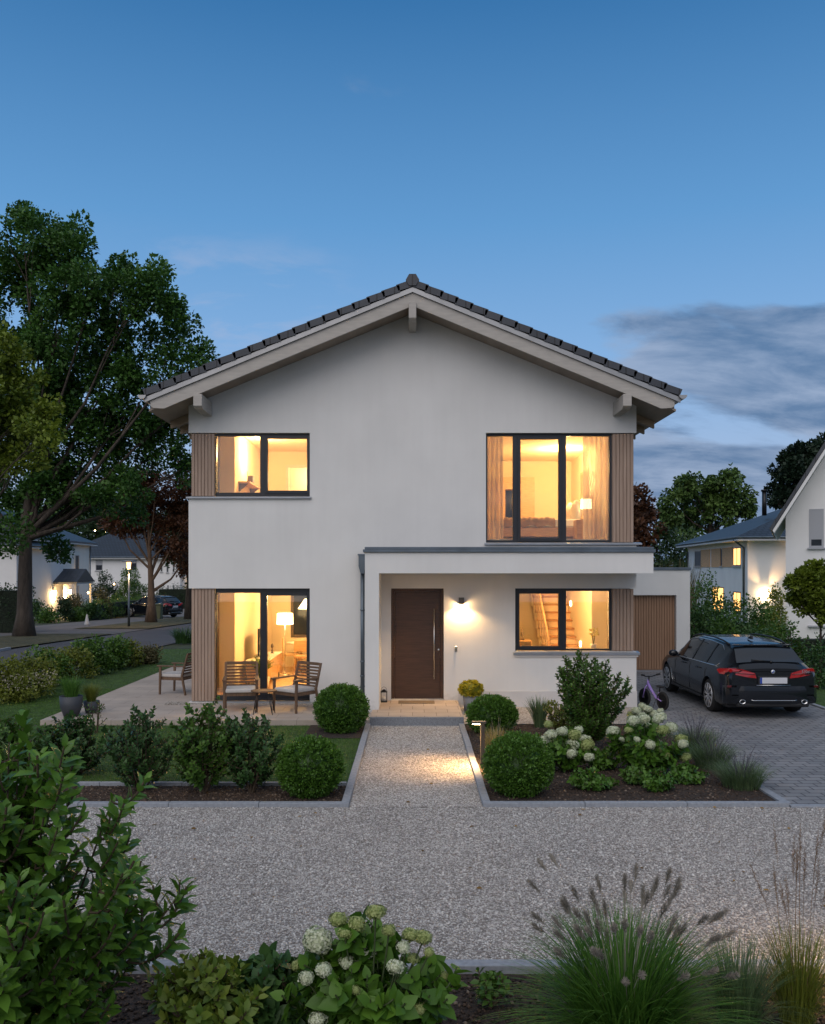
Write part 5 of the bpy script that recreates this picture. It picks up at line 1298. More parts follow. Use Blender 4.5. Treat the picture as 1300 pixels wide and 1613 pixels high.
h3 = [(1020,1117,7,'w'),(1003,1120,7,'w'),(1030,1124,6,'w'),(1040,1120,5,'w'),(1012,1112,5,'w'),(995,1127,6,'l')]
hydrangea('small pale hydrangea behind the large one, beside the house corner', L3, .40, .33, heads_from_px(h3, 14.8, .2, L3), .07, 12, 9)

# ------------------------------------------------------------------ shrubs
shrub('laurel_shrub', 'huge leafy laurel shrub filling the foreground left of the gravel drive', 'shrub', (-2.12, 4.25, 0), 1.92, 1.0, 44, 14, .100, T_LEAF, .92, 'laurel_leaf', 25, .75, seed=3, low=.1, side_len=.19, top_flat=.30, stemr=.013, squash=.7)
for i, (lab, px, Y, H, Rd, sd) in enumerate([
    ('upright dark-leaved shrub in the left bed nearest the boxwood ball', 396, 10.72, 1.02, .36, 11),
    ('tall dark-leaved shrub in the middle of the left bed', 322, 10.75, 1.12, .40, 12),
    ('dark-leaved shrub in the left bed beside the foreground laurel', 222, 10.8, 1.02, .44, 13),
    ('low wide dark shrub half hidden behind the foreground laurel', 118, 11.6, .80, .55, 14),
    ('dark shrub at the far left end of the left bed', 20, 11.5, .85, .55, 15)]):
    shrub('garden_shrub', lab, 'shrub', (PX(px, Y), Y, 0), H, Rd, (14, 18, 16, 20, 20)[i], 9, (.058, .066, .056, .06, .06)[i], T_HEART, .95, ('dark_leaf', 'shrub_leaf', 'dark_leaf', 'dark_leaf', 'shrub_leaf')[i], 16, .6, 'dark shrubs in the left bed', seed=sd, side_len=.26, top_flat=.35, low=.12)
shrub('tall_shrub', 'tall bushy shrub in front of the ground floor window in the right bed', 'shrub', (PX(926, 13.3), 13.3, 0), 1.50, .58, 34, 13, .062, T_HEART, .9, 'shrub_leaf', 18, .75, seed=31, side_len=.20, top_flat=.30, low=.1, squash=.7)
shrub('yellow_shrub', 'low yellowish shrub left of the tall shrub in the right bed', 'shrub', (PX(884, 14.2), 14.3, 0), .62, .34, 14, 7, .045, T_HEART, .95, 'olive_leaf', 10, .6, seed=32)
shrub('twiggy_shrub', 'thin twiggy young shrub at the terrace edge beside the large dark pot', 'shrub', (PX(152, 14.6), 14.6, 0), .58, .25, 5, 3, .06, T_LEAF, 1.0, 'shrub_leaf', 4, .7, seed=33)
shrub('red_tipped_shrub', 'low shrub with yellow and reddish tips in the foreground bed, beside the laurel', 'shrub', (PX(318, 4.9), 4.95, 0), .50, .33, 26, 6, .085, T_LEAF, 1.1, 'red_tip_leaf', 11, .7, seed=34)
shrub('red_tipped_shrub', 'small reddish shrub at the foreground kerb, behind the low red-tipped one', 'shrub', (PX(318, 5.7), 5.72, 0), .22, .20, 12, 4, .055, T_LEAF, 1.05, 'red_tip_leaf', 8, .6, seed=35)
shrub('heart_leaf_shrub', 'low dark green heart-leaved plant left of the foreground hydrangea', 'plant', (PX(425, 5.2), 5.25, 0), .42, .34, 28, 6, .09, T_HEART, 1.0, 'dark_leaf', 9, .4, seed=36, top_flat=.5)
shrub('small_plant', 'small leafy plant by the kerb right of the foreground hydrangea', 'plant', (PX(775, 5.45), 5.5, 0), .20, .14, 9, 3, .055, T_LEAF, 1.1, 'shrub_leaf', 7, .7, seed=37)
for lab, px, Y, H, Rd, sd in (('wide low dark green fern-like plant in the right bed in front of the white hydrangea', 930, 10.95, .24, .36, 41), ('low green leafy plant in the right bed near the front kerb', 1035, 10.85, .27, .22, 42), ('low green leafy plant beside the lavender grass in the right bed', 1080, 11.25, .24, .26, 43)):
    shrub('leafy_perennial', lab, 'plant', (PX(px, Y), Y, 0), H, Rd, 26, 4, .060, T_HEART, .9, 'box_leaf', 9, .3, 'low leafy perennials', seed=sd, top_flat=.55, theta=(1.0, 1.45))

for lab, px, Y, H, Rd, sd, m in (('small green plant between the two white hydrangeas', 945, 12.0, .30, .26, 44, 'hydrangea_leaf'), ('low dark plant behind the front boxwood ball in the right bed', 838, 12.4, .32, .24, 45, 'box_leaf'), ('low plant at the foot of the large white hydrangea', 1000, 11.2, .22, .22, 46, 'shrub_leaf')):
    shrub('leafy_perennial', lab, 'plant', (PX(px, Y), Y, 0), H, Rd, 22, 4, .060, T_HEART, .9, m, 9, .3, 'low leafy perennials', seed=sd, top_flat=.55, theta=(1.0, 1.45))

# ------------------------------------------------------------------ grasses
def grass(name, label, cat, loc, parts, m, plume=None, group=None):
    """parts: blade tuples (n, r0, h, spread, width, seg, droop); plume (n, h, spread, length, radius, material)"""
    t = thing(name, label, cat, loc, 0, group); P = []
    for p in parts:
        V, F, tn, _, _ = blades(*p[:5], seg=p[5], droop=p[6]); V[:, 2] = np.maximum(V[:, 2], .005); P.append((V, F, tn))
    V, F, tn = join_np(P); link('foliage', mesh_np('foliage', V, F, tn), MATS[m], t)
    if plume:
        n, h, sp, ln, rad, pm, bris = plume
        V, F, tn, tips, td = blades(n, .08, h, sp, .0036, seg=6, droop=.25, hvar=.35, stalk=True)
        link('stalks', mesh_np('stalks', V, F, tn), MATS[pm], t)
        k = bris; c = np.repeat(tips, k, 0); d = np.repeat(td, k, 0); u = np.tile(np.linspace(0, 1, k), n)
        az = RNG.random(n * k) * 6.28; th = .55 + .3 * RNG.random(n * k)
        x, nr = frame_leaves(c, d, th, az, 1); pos = c + d * ((u - .5) * ln)[:, None]
        V, F = place(T_TRI, pos, x, nr, rad * 2.2 * np.sin(np.pi * (.12 + .8*u)), .16)
        link('plumes', mesh_np('plumes', V, F, np.repeat(RNG.random(n*k)*.85, 2)), MATS[pm], t)
    return t
grass('fountain_grass', 'large fountain grass with bristly plumes in the foreground bed', 'grass clump', (PX(985, 4.95), 4.95, 0), [(1100, .18, .86, .62, .013, 7, .5), (1000, .2, .56, .80, .012, 7, 1.15)], 'fountain_grass', (60, 1.06, .62, .11, .017, 'plume', 150))
grass('grass_clump', 'medium grass clump between the fountain grass and the reed grass', 'grass clump', (PX(1165, 5.2), 5.2, 0), [(480, .10, .60, .30, .007, 5, .3), (300, .1, .36, .42, .006, 5, 1.0)], 'blue_grass')
grass('reed_grass', 'tall feathery reed grass with tan plumes lit at the right edge', 'grass clump', (PX(1262, 5.25), 5.3, 0), [(320, .10, .66, .30, .007, 5, .3), (260, .1, .4, .44, .006, 5, .9)], 'olive_leaf', (14, 1.28, .20, .28, .013, 'reed_plume', 150))
grass('lit_grass', 'yellowish grass lit by the bollard light between the two right boxwood balls', 'grass clump', (PX(783, 12.6), 12.7, 0), [(420, .10, .50, .26, .008, 5, .35), (200, .1, .3, .32, .007, 4, .9)], 'dry_grass', (26, .60, .24, .10, .007, 'plume', 24))
grass('blue_grass', 'upright blue-green grass clump near the wall behind the boxwood ball', 'grass clump', (PX(850, 15.2), 15.2, 0), [(340, .09, .58, .26, .012, 5, .15)], 'blue_grass')
for lab, px, Y, h, n in (('lavender-like grass beside the driveway, behind the big hydrangea', 1095, 13.0, .52, 520), ('lavender-like grass at the driveway edge in the middle of the row', 1122, 12.1, .46, 420), ('lavender-like grass at the front corner of the right bed by the driveway', 1168, 11.0, .42, 520)):
    grass('lavender', lab, 'plant', (PX(px, Y), Y, 0), [(int(n*1.7), .22, h*.85, .38, .007, 5, .35)], 'blue_grass', (90, h*1.25, .40, .07, .007, 'lavender', 16), 'lavender clumps')
# potted grasses on the terrace
mat('dark_pot', (0.045, 0.050, 0.060), .6, var=.1, vscale=6)
t = grass('potted_grass', 'spiky green grass in a large dark pot on the terrace', 'plant', (-6.05, 15.75, .10), [(330, .11, .42, .24, .010, 5, .2)], 'fountain_grass'); t.children[0].location = (0, 0, .34)
b = MB(); b.lathe([(0, 0), (.125, 0), (.185, .16), (.20, .36), (.185, .36), (.17, .30), (0, .30)], seg=32); b.build('pot', MATS['dark_pot'], t)
t = grass('potted_grass', 'dry feathery grass in a smaller dark pot beside the large pot', 'plant', (-5.82, 16.1, .10), [(420, .08, .40, .27, .007, 5, .4)], 'olive_leaf'); t.children[0].location = (0, 0, .20)
b = MB(); b.lathe([(0, 0), (.10, 0), (.145, .22), (.13, .22), (0, .19)], seg=28); b.build('pot', MATS['dark_pot'], t)

# ------------------------------------------------------------------ ground cover, lawn blades, loose stones, mulch chips
def scatter_lawn(name, regs, n, h):
    tot = sum((x1-x0)*(y1-y0) for x0, x1, y0, y1 in regs); P = []
    for x0, x1, y0, y1 in regs:
        k = int(n * (x1-x0)*(y1-y0)/tot); base = np.stack([x0 + RNG.random(k)*(x1-x0), y0 + RNG.random(k)*(y1-y0), np.full(k, .01)], 1)
        V, F, tn, _, _ = blades(k, 0, h, h*.8, .007, seg=2, droop=.5, hvar=.5, base=base); P.append((V, F, tn))
    V, F, tn = join_np(P); tag(link(name, mesh_np(name, V, F, tn), MATS['grass_blade']), 'short mown grass of the garden lawn', 'grass', None, 'stuff')
scatter_lawn('grass', [(-9, -4, 11.15, 15.3), (-4, -.83, 11.15, 14.1), (-4, -1.75, 14.1, 15.3), (-8.3, -6.43, 15.3, 20)], 85000, .035)
scatter_lawn('grass', [(-8.3, -6.43, 20, 30), (8.05, 13, 13, 24)], 22000, .05)
def stones(name, n, xr, yr, size, m, kind_label):
    base = np.array([[1,0,0],[-1,0,0],[0,1,0],[0,-1,0],[0,0,1],[0,0,-1]], float); TF = np.array([[0,2,4],[2,1,4],[1,3,4],[3,0,4],[2,0,5],[1,2,5],[3,1,5],[0,3,5]])
    pos = np.stack([xr[0] + RNG.random(n)*(xr[1]-xr[0]), yr[0] + RNG.random(n)*(yr[1]-yr[0]), np.full(n, size*.25)], 1)
    s = size*(.5 + .9*RNG.random((n, 1, 1)))*(.6 + .8*RNG.random((n, 1, 3)))*np.array([1, 1, .6]); V = base[None]*s
    a = RNG.random(n)*6.28; ca, sa = np.cos(a)[:, None], np.sin(a)[:, None]; V = np.stack([V[..., 0]*ca - V[..., 1]*sa, V[..., 0]*sa + V[..., 1]*ca, V[..., 2] + .25*V[..., 0]], -1)
    V = (V + pos[:, None, :]).reshape(-1, 3); F = (TF[None] + (np.arange(n)*6)[:, None, None]).reshape(-1, 3)
    o = link(name, mesh_np(name, V, F, np.repeat(RNG.random(n), 8)), MATS[m]); tag(o, kind_label, None, None, 'stuff'); return o
leafmat('stone_mix', (0.22, 0.20, 0.19), (0.60, 0.57, 0.54), .8, 0, tip=(0.72, 0.70, 0.66))
leafmat('chip_mix', (0.018, 0.012, 0.009), (0.085, 0.055, 0.038), .8, 0, tip=(0.22, 0.17, 0.13))
stones('gravel', 60000, (-4.6, 5.0), (6.05, NB), .0105, 'stone_mix', 'loose grey gravel stones on the drive')
stones('gravel', 11000, (-.71, .79), (NB, 15.3), .011, 'stone_mix', 'loose gravel stones on the garden path')
stones('mulch', 9000, (.92, 4.2), (NB + .1, 15.3), .017, 'chip_mix', 'bark mulch chips in the right bed')
stones('mulch', 6000, (-5.5, -.83), (NB + .1, 11.05), .016, 'chip_mix', 'bark mulch chips in the left bed')
stones('mulch', 900, (-1.7, -.83), (14.12, 15.28), .016, 'chip_mix', 'bark mulch chips by the terrace')
stones('mulch', 12000, (-3, 3.5), (3.6, 5.92), .014, 'chip_mix', 'bark mulch chips in the foreground bed')
# ------------------------------------------------------------------ trees
def clump_leaves(clumps, leaf, per, sub_r, rg, T=T_TRI, wid=1.0, drop=0.0, core=0.0):
    P, X, Nn, S, Tn = [], [], [], [], []
    for (cx, cy, cz, rx, ry, rz_) in clumps:
        area = (rx*rz_ + rx*ry + ry*rz_); k = max(4, int(area / (sub_r*sub_r) * 1.15))
        d = unit(rg.normal(size=(k, 3))); q = .45 + .55*rg.random(k)**.5
        sc = np.array([cx, cy, cz]) + d*np.array([rx, ry, rz_])*q[:, None]
        sr = sub_r*(.45 + .75*rg.random(k)); st = rg.random(k)*.5
        n = np.maximum(6, (per*(sr/sub_r)**2).astype(int)); idx = np.repeat(np.arange(k), n); m_ = len(idx)
        dd = unit(rg.normal(size=(m_, 3))*np.array([1, 1, .75])); p = sc[idx] + dd*(sr[idx]*(.35 + .75*rg.random(m_)**.6))[:, None]
        x = unit(dd*.7 + rg.normal(size=(m_, 3))*.6 + d[idx]*.3); x[:, 2] -= drop
        P.append(p); X.append(x); Nn.append(unit(rg.normal(size=(m_, 3))*.7 + np.array([0, 0, 1.0]) + dd*.4))
        S.append(leaf*(.6 + .8*rg.random(m_))); Tn.append(np.clip(st[idx] + .45*rg.random(m_), 0, 1))
    P, X, Nn, S, Tn = map(np.concatenate, (P, X, Nn, S, Tn)); V, F = place(T, P, X, Nn, S, wid)
    return mesh_np('crown', V, F, np.repeat(Tn, len(T[1])))
def tree(name, label, base, trunk, clumps, m, leaf=.15, per=70, sub_r=.5, seed=0, bark='bark', r0=.35, group=None, cat='tree', fork=.35, drop=0.0, wid=1.0, branches=True):
    """trunk: list of points relative to base; clumps in base space (x, y, z, rx, ry, rz)"""
    rg = np.random.default_rng(seed + 500); t = thing(name, label, cat, base, 0, group)
    b = MB(); nT = len(trunk); rr = [r0*(1.35 if i == 0 else 1)*(1 - .8*i/(nT-1)) for i in range(nT)]
    b.tube(trunk, rr, 14)
    tp = [Vector(p) for p in trunk]
    if branches:
        for ci, c in enumerate(clumps):
            if len(clumps) > 30 and (ci % 2 or c[2] < 5): continue
            cz = c[2]; H = tp[-1].z
            s = max(fork, min(.95, (cz/H)*.62 + rg.normal()*.05)); f = s*(nT-1); i = min(nT-2, int(f)); p = tp[i].lerp(tp[i+1], f - i)
            e = Vector(c[:3]); mid = p.lerp(e, .5) + Vector((rg.normal()*.12, rg.normal()*.12, -.08*(e-p).length)); r1 = max(.02, r0*(1 - s*.8)*.5)
            b.tube([p, p.lerp(mid, .5), mid, mid.lerp(e, .5) + Vector((rg.normal()*.1, 0, .1)), e], [r1, r1*.85, r1*.6, r1*.4, r1*.2], 7, caps=False)
            for _ in range(5):
                d = Vector(rg.normal(size=3)).normalized(); b.tube([mid.lerp(e, .3 + .6*rg.random()), e + Vector((d.x*c[3], d.y*c[4], d.z*c[5]))*.7], [r1*.3, r1*.08], 5, caps=False)
    b.build('trunk', MATS[bark], t, recalc=False)
    link('crown', clump_leaves(clumps, leaf, per, sub_r, rg, wid=wid, drop=drop), MATS[m], t); return t
def px_clumps(lst, base, Y, ry=1.0, seed=0):
    """silhouette clumps measured in the photo (px, py, radius px[, vertical radius px]) at depth Y, spread in depth"""
    rg = random.Random(seed); out = []
    for c in lst:
        px, py, r = c[:3]; rv = c[3] if len(c) > 3 else r; y = Y + rg.uniform(-ry, ry); s = FPX / y
        out.append((PX(px, y) - base[0], y - base[1], PZ(py, y) - base[2], r/s, max(r, rv)*.9/s, rv/s))
    return out
bp_ = Vector((PX(38, 38.4), 38.4, gz(38.4)))
oak = [(38,380,42),(80,400,38),(120,400,35,45),(10,430,45),(60,450,50),(110,455,45),(150,440,28),(30,510,50),(90,520,50),(140,500,35),(0,560,45),(60,580,48),(120,570,45),(170,560,30),
       (90,640,42),(30,640,40),(140,640,42),(10,700,40),(80,700,40),(20,780,42,34),(90,750,40,32),(5,840,35,22),(60,825,28,18),(-45,420,50),(-50,520,60),(-50,640,60),(-40,760,50),(-45,845,30,16),(70,355,18,22),(42,345,15),(120,365,15),(95,870,14,10)]
oak += [(150,790,30,18),(120,735,38,30),(70,760,30,22),(200,800,26,16),(115,800,22,12),(238,445,30,28),(215,470,32),(262,470,30),(185,450,25,35),(200,520,38),(255,520,38),(290,510,18,25),(170,600,38),(225,580,42),(275,575,35),(310,555,20,14),(200,650,45),(250,640,42),(150,690,40),(205,710,45),(260,700,38),(290,680,28),(170,760,38,30),(225,765,32,28),(285,740,30,28),(240,430,18,15),(190,425,12),(300,600,22),(285,640,28),(310,625,20),(135,780,25,20),(130,700,30)]
tree('oak_tree', 'huge dark oak with a thick trunk beside the street, left of the house', bp_, [(0,0,0),(.02,0,1.0),(.05,0,3.2),(.1,0,5.2),(.5,.2,7.6),(.9,.1,10),(1.2,0,13)], px_clumps(oak, bp_, 38.4, 2.4, 3), 'oak_leaf', .16, 185, .50, 1, r0=.38, fork=.42)
b3 = Vector((PX(-95, 30), 30, 0))
tree('maple_tree', 'yellow-green maple reaching in from the left edge', b3, [(0,0,0),(0,0,2),(.2,0,4),(.3,0,6.5)], px_clumps([(0,545,22,25),(25,570,24),(50,600,24,20),(10,610,38),(45,650,35,32),(5,680,45),(60,690,25,26),(-40,600,60),(-40,700,60),(30,725,30,18),(72,665,12),(-90,620,60),(-90,700,60)], b3, 30, 1.2, 5), 'maple_leaf', .15, 110, .36, 3, r0=.2)
b4 = Vector((PX(238, 55.7), 55.7, gz(55.7)))
tree('copper_tree', 'copper-leaved tree with forked trunk beside the street', b4, [(0,0,0),(.02,0,1.2),(.0,0,2.6),(-.1,0,4.4),(-.2,0,6.6)], px_clumps([(225,800,38,24),(265,810,35,28),(200,828,24,14),(285,840,26,26),(245,765,35,22),(280,780,28,25),(215,775,25,20),(250,845,20,12),(190,800,20,14),(295,880,18,22),(180,818,14,10),(290,815,22,30),(262,870,10,12),(298,750,16,30)], b4, 55.7, 1.5, 6), 'copper_leaf', .18, 150, .48, 4, bark='pale_bark', r0=.30, fork=.3)
b5 = Vector((PX(298, 62), 62, gz(62)))
tree('dark_tree', 'dark street tree behind the copper tree at the house corner', b5, [(0,0,0),(0,0,2.5),(0,0,5)], px_clumps([(290,880,22,20),(300,850,25),(280,865,18,14),(310,895,18,18),(300,820,30)], b5, 62, 1, 7), 'far_leaf', .26, 90, .6, 5, r0=.28)
# far wood on the left
far = []
rg_ = random.Random(5)
for i, (px, py, r, Y) in enumerate([(60,850,55,120),(110,830,50,115),(150,815,45,118),(180,800,40,112),(95,800,40,125),(30,830,50,110),(140,850,40,108),(210,850,50,120),(255,850,45,115),(20,880,40,105),(175,845,30,108),(290,850,50,118)]):
    bb = Vector((PX(px, Y), Y, -1)); s = FPX / Y; topz = PZ(py - r, Y) + 1; n = 7; cl = []
    for j in range(n):
        q = rg_.random(); cl.append(((rg_.random()-.5)*1.4*r/s, (rg_.random()-.5)*2, topz*(.30 + .58*q), r/s*.55, r/s*.5, topz*.17))
    cl.append((0, 0, topz*.86, r/s*.5, r/s*.4, topz*.14))
    tree('woodland_tree', ['broad dark tree of the wood behind the left houses', 'lighter green tree of the wood behind the left houses'][i % 2] + [', above the porch house', ', left of the gap of sky', ', above the gap between the roofs', ', beside the tall dark one', ', farthest back', ', behind the thick oak trunk', ', over the porch house ridge', ', above the middle house', ', behind the copper tree', ', lowest at the left edge', ', above the street lamp', ', behind the house corner'][i], bb, [(0,0,0),(0,0,topz*.4),(0,0,topz*.8)], cl, ['far_leaf', 'willow_leaf'][i % 2], .38, 60, 1.0, 20 + i, r0=.3, group='wood behind the left houses', branches=False)
# right background trees
b6 = Vector((PX(1115, 95), 95, -1))
tree('willow_tree', 'broad rounded green tree behind the grey-roofed neighbour house', b6, [(0,0,0),(0,0,4),(.3,0,8),(.5,0,11)], px_clumps([(1080,765,24,20),(1100,775,30,26),(1140,765,24,26),(1150,752,16,12),(1165,790,20,26),(1065,800,22,28),(1095,815,30,28),(1130,805,28,26),(1175,800,12,18),(1055,830,18,20),(1090,760,16,12),(1125,775,14)], b6, 95, 2, 8), 'willow_leaf', .40, 120, .75, 6, r0=.5, drop=.5)
b7 = Vector((PX(1012, 80), 80, -1))
tree('copper_tree', 'dark reddish tree just right of the house wall', b7, [(0,0,0),(0,0,3),(0,0,6)], px_clumps([(1005,790,14,16),(1012,815,20,16),(1000,840,24,20),(1022,808,10,8),(1025,845,16,14),(1005,870,25,22),(990,800,20,30)], b7, 80, 1.5, 9), 'copper_leaf', .34, 110, .65, 7, r0=.3)
for i, (lab, px, py, r, Y, m) in enumerate((('dark round tree low behind the garage roof', 1045, 862, 24, 78, 'far_leaf'), ('dark bushy tree between the copper tree and the neighbour house', 1062, 850, 22, 85, 'far_leaf'), ('green bushy tree below the broad tree', 1085, 850, 20, 88, 'willow_leaf'))):
    bb = Vector((PX(px, Y), Y, -1)); s = FPX/Y; tz = PZ(py - r, Y) + 1
    tree('woodland_tree', lab, bb, [(0,0,0),(0,0,tz*.5)], [(0,0,tz*.3,r/s,r/s,tz*.3),(0,0,tz*.6,r/s*.9,r/s,tz*.3),(r/s*.3,0,tz*.85,r/s*.6,r/s*.6,tz*.14)], m, .34, 60, .8, 60 + i, r0=.2, group='trees behind the garage', branches=False)
b8 = Vector((PX(1258, 75), 75, -1))
tree('pine_tree', 'dark jagged conifer behind the steep-gabled house', b8, [(0,0,0),(0,0,6),(.2,0,11)], px_clumps([(1243,726,12,14),(1262,712,14),(1280,708,16,14),(1250,745,16,14),(1228,742,9),(1222,772,11,10),(1240,765,16),(1262,745,20,22),(1285,740,20,22),(1225,790,12,10),(1245,790,18,14),(1275,775,24,24),(1300,720,20,30)], b8, 75, 1.5, 10), 'pine_leaf', .30, 110, .40, 8, r0=.3)
b9 = Vector((PX(1293, 21), 21, 0))
tree('young_tree', 'small round-crowned green tree on the right lawn', b9, [(0,0,0),(0,0,1.0),(.01,0,1.7),(.02,0,2.6)], px_clumps([(1270,915,18),(1290,900,18,16),(1262,940,16,18),(1285,935,24,26),(1310,910,24),(1310,945,26,24),(1300,965,14,10),(1255,925,9),(1275,960,12,8),(1325,925,20,25)], b9, 21, .35, 11), 'maple_leaf', .09, 170, .15, 9, r0=.04)
def bush(label, px, py_top, r_px, Y, m, leaf=.1, sub=.25, per=60, z0=None, group=None, name='bush', n=7, seed=0, sy=1.0):
    z0 = gz(Y) if z0 is None else z0; s = FPX/Y; bb = (PX(px, Y), Y, z0); tz = PZ(py_top, Y) - z0; rg = random.Random(seed); cl = []; rad = r_px/s
    for i in range(n): cl.append(((rg.random()-.5)*1.5*rad, (rg.random()-.5)*rad*sy, tz*(.18 + .62*rg.random()), rad*.42, rad*.42*sy, tz*.24))
    cl.append((0, 0, tz*.8, rad*.4, rad*.4, tz*.19)); cl.append((0, 0, tz*.35, rad*.85, rad*.6, tz*.3))
    t = thing(name, label, 'bush', bb, 0, group); link('foliage', clump_leaves(cl, leaf, per, sub, np.random.default_rng(seed)), MATS[m], t)
    b = MB(); b.tube([(0, 0, 0), (rad*.1, 0, tz*.5)], .02, 5); b.tube([(0, 0, 0), (-rad*.3, 0, tz*.6)], .015, 5); b.build('stems', MATS['twig'], t); return t
# border of bushes between side lawn and street
row = [(14,1040,38,18.2,'olive_leaf','white-flecked bush at the left edge of the street border'),(50,1030,28,19.2,'olive_leaf','pale-tipped bush next to the left edge of the street border'),(78,1022,24,20.6,'shrub_leaf','green bush in the street border behind the large dark pot'),(112,1018,26,21.8,'olive_leaf','brownish bush in the middle of the street border'),(150,1005,26,22.8,'shrub_leaf','tallest green bush of the street border'),(180,1004,22,23.8,'shrub_leaf','upright green bush beside the tallest one in the street border'),(205,1010,20,24.6,'olive_leaf','olive bush near the far end of the street border'),(230,1020,18,25.4,'dry_mix','low pale bush ending the street border')]
leafmat('dry_mix', (0.06, 0.065, 0.025), (0.17, 0.15, 0.07), .6, .2, tip=(.35, .28, .16))
for i, (px, pt, r, Y, m, lab) in enumerate(row): bush(lab, px, pt, r*1.15, Y, m, .065, .17, 75, group='bushes along the street border', seed=70 + i, n=9)
def blossoms(px0, px1, py0, py1, Y, n):
    pass
for i, (px, py, Y) in enumerate(((20,1050,17.8),(60,1052,18.6))):
    bb = (PX(px, Y), Y, 0); t = thing('flowering_bush', ('pale flowering sprays at the left edge of the street border', 'pale flowering sprays beside the white-flecked bush')[i], 'bush', bb, 0, 'pale flowering bushes')
    rg = np.random.default_rng(i + 3); n = 240; p = np.stack([rg.normal(size=n)*.28, rg.normal(size=n)*.2, .28 + .32*rg.random(n)], 1)
    link('blossom', leaf_mesh('blossom', T_TRI, p, rg.normal(size=(n, 3)), rg.normal(size=(n, 3)), .035), MATS['pale_bloom'] if 'pale_bloom' in MATS else mat('pale_bloom', (.30, .27, .21), .8), t)
    cl = [(0, 0, .25, .4, .3, .22)]; link('foliage', clump_leaves(cl, .06, 70, .15, rg), MATS['olive_leaf'], t)
grass('bed_plant', 'dark spiky plant in the bed by the side path behind the house', 'plant', (PX(292, 33.5), 33.5, gz(33.5)), [(260, .35, .75, .7, .03, 4, .4)], 'dark_leaf')
# right side bushes behind driveway
for i, (px, pt, r, Y, m, lab, lf) in enumerate([
    (1112,905,26,27.5,'shrub_leaf','tall feathery bush right behind the garage corner',.08),(1100,950,22,26.5,'dark_leaf','dark bush beside the garage wall',.08),(1150,950,36,26,'dark_leaf','dark bush behind the car roof, left of the middle',.08),(1190,948,32,26.5,'shrub_leaf','bush behind the car below the lit windows',.08),
    (1228,972,24,24.5,'shrub_leaf','brighter green bush behind the right half of the car',.075),(1135,975,30,25,'shrub_leaf','broad bush above the front of the car roof',.08),(1180,985,34,24.5,'dark_leaf','low bush directly behind the car roof',.08),(1222,918,12,30,'olive_leaf','narrow bush in front of the wall light, beside the gabled house',.09),(1212,955,16,29.5,'olive_leaf','dark bush lit from behind by the wall light',.08)]):
    bush(lab, px, pt, r, Y, m, lf, .24, 62, group='bushes behind the driveway', seed=90 + i, n=9)
shrub('sapling', 'leafy sapling beside the car in front of the gabled house', 'shrub', (PX(1246, 22.3), 22.3, 0), 1.25, .42, 9, 6, .12, T_LEAF, 1.1, 'shrub_leaf', 8, .8, seed=51)
bush('low dark bush right of the parked car on the lawn edge', 1290, 1018, 26, 20, 'dark_leaf', .06, .18, 60, seed=120)
# plants seen over the garage roof
grass('tall_grass', 'pale tall grass seen above the garage roof', 'grass clump', (PX(1062, 33), 33, 0), [(300, .8, 3.45, .7, .05, 4, .3)], 'dry_mix')

# ------------------------------------------------------------------ neighbouring houses
mat('far_wall', (0.78, 0.77, 0.76), .9, var=.04, vscale=1)
mat('warm_wall', (0.82, 0.78, 0.72), .9, var=.04, vscale=1)
mat('window_white', (0.50, 0.50, 0.50), .5)
mat('shutter', (0.36, 0.37, 0.40), .6, bump=.6, bscale=1)
mat('lit_pane', (0.5, 0.3, 0.1), .4, emit=(1.0, .50, .14), estr=1.6)
mat('wood_panel', (0.60, 0.35, 0.18), .7, var=.15, vscale=3, stretch=(1, 1, 8))
def xf(origin, d):   # local frame: x along the facade, y into the house
    a = math.atan2(d[1], d[0]); return origin, a
def far_window(parent, x0, x1, z0, z1, y=0.0, lit=False, shutter=0.0, frame='window_white', axis='x', sgn=-1):
    """axis x: on the face y=0 looking to -y; axis y: on the face x=0 looking to -x"""
    def B(b, a0, a1, d0, d1, c0, c1):
        if axis == 'x': b.box(a0, a1, d0, d1, c0, c1)
        else: b.box(d0, d1, a0, a1, c0, c1)
    f = MB(); t = .07
    for (a0, a1, c0, c1) in ((x0, x0 + t, z0, z1), (x1 - t, x1, z0, z1), (x0 + t, x1 - t, z0, z0 + t), (x0 + t, x1 - t, z1 - t, z1)): B(f, a0, a1, y - .02, y + .05, c0, c1)
    w_ = f.build('window', MATS[frame], parent)
    g = MB(); B(g, x0 + t, x1 - t, y - .008, y - .004, z0 + t, z1 - t); g.build('pane', MATS['lit_pane' if lit else 'far_glass'], w_)
    if lit: g = MB(); B(g, (x0 + x1)/2 - .03, (x0 + x1)/2 + .03, y - .03, y - .009, z0 + t, z1 - t); g.build('mullion', MATS[frame], w_)
    if shutter: g = MB(); B(g, x0 + t, x1 - t, y - .014, y - .009, z1 - t - (z1-z0-2*t)*shutter, z1 - t); g.build('shutter', MATS['shutter'], w_)
    s_ = MB(); B(s_, x0 - .06, x1 + .06, y - .10, y - .021, z0 - .06, z0 - .005); s_.build('sill', MATS['shutter'], w_); return w_
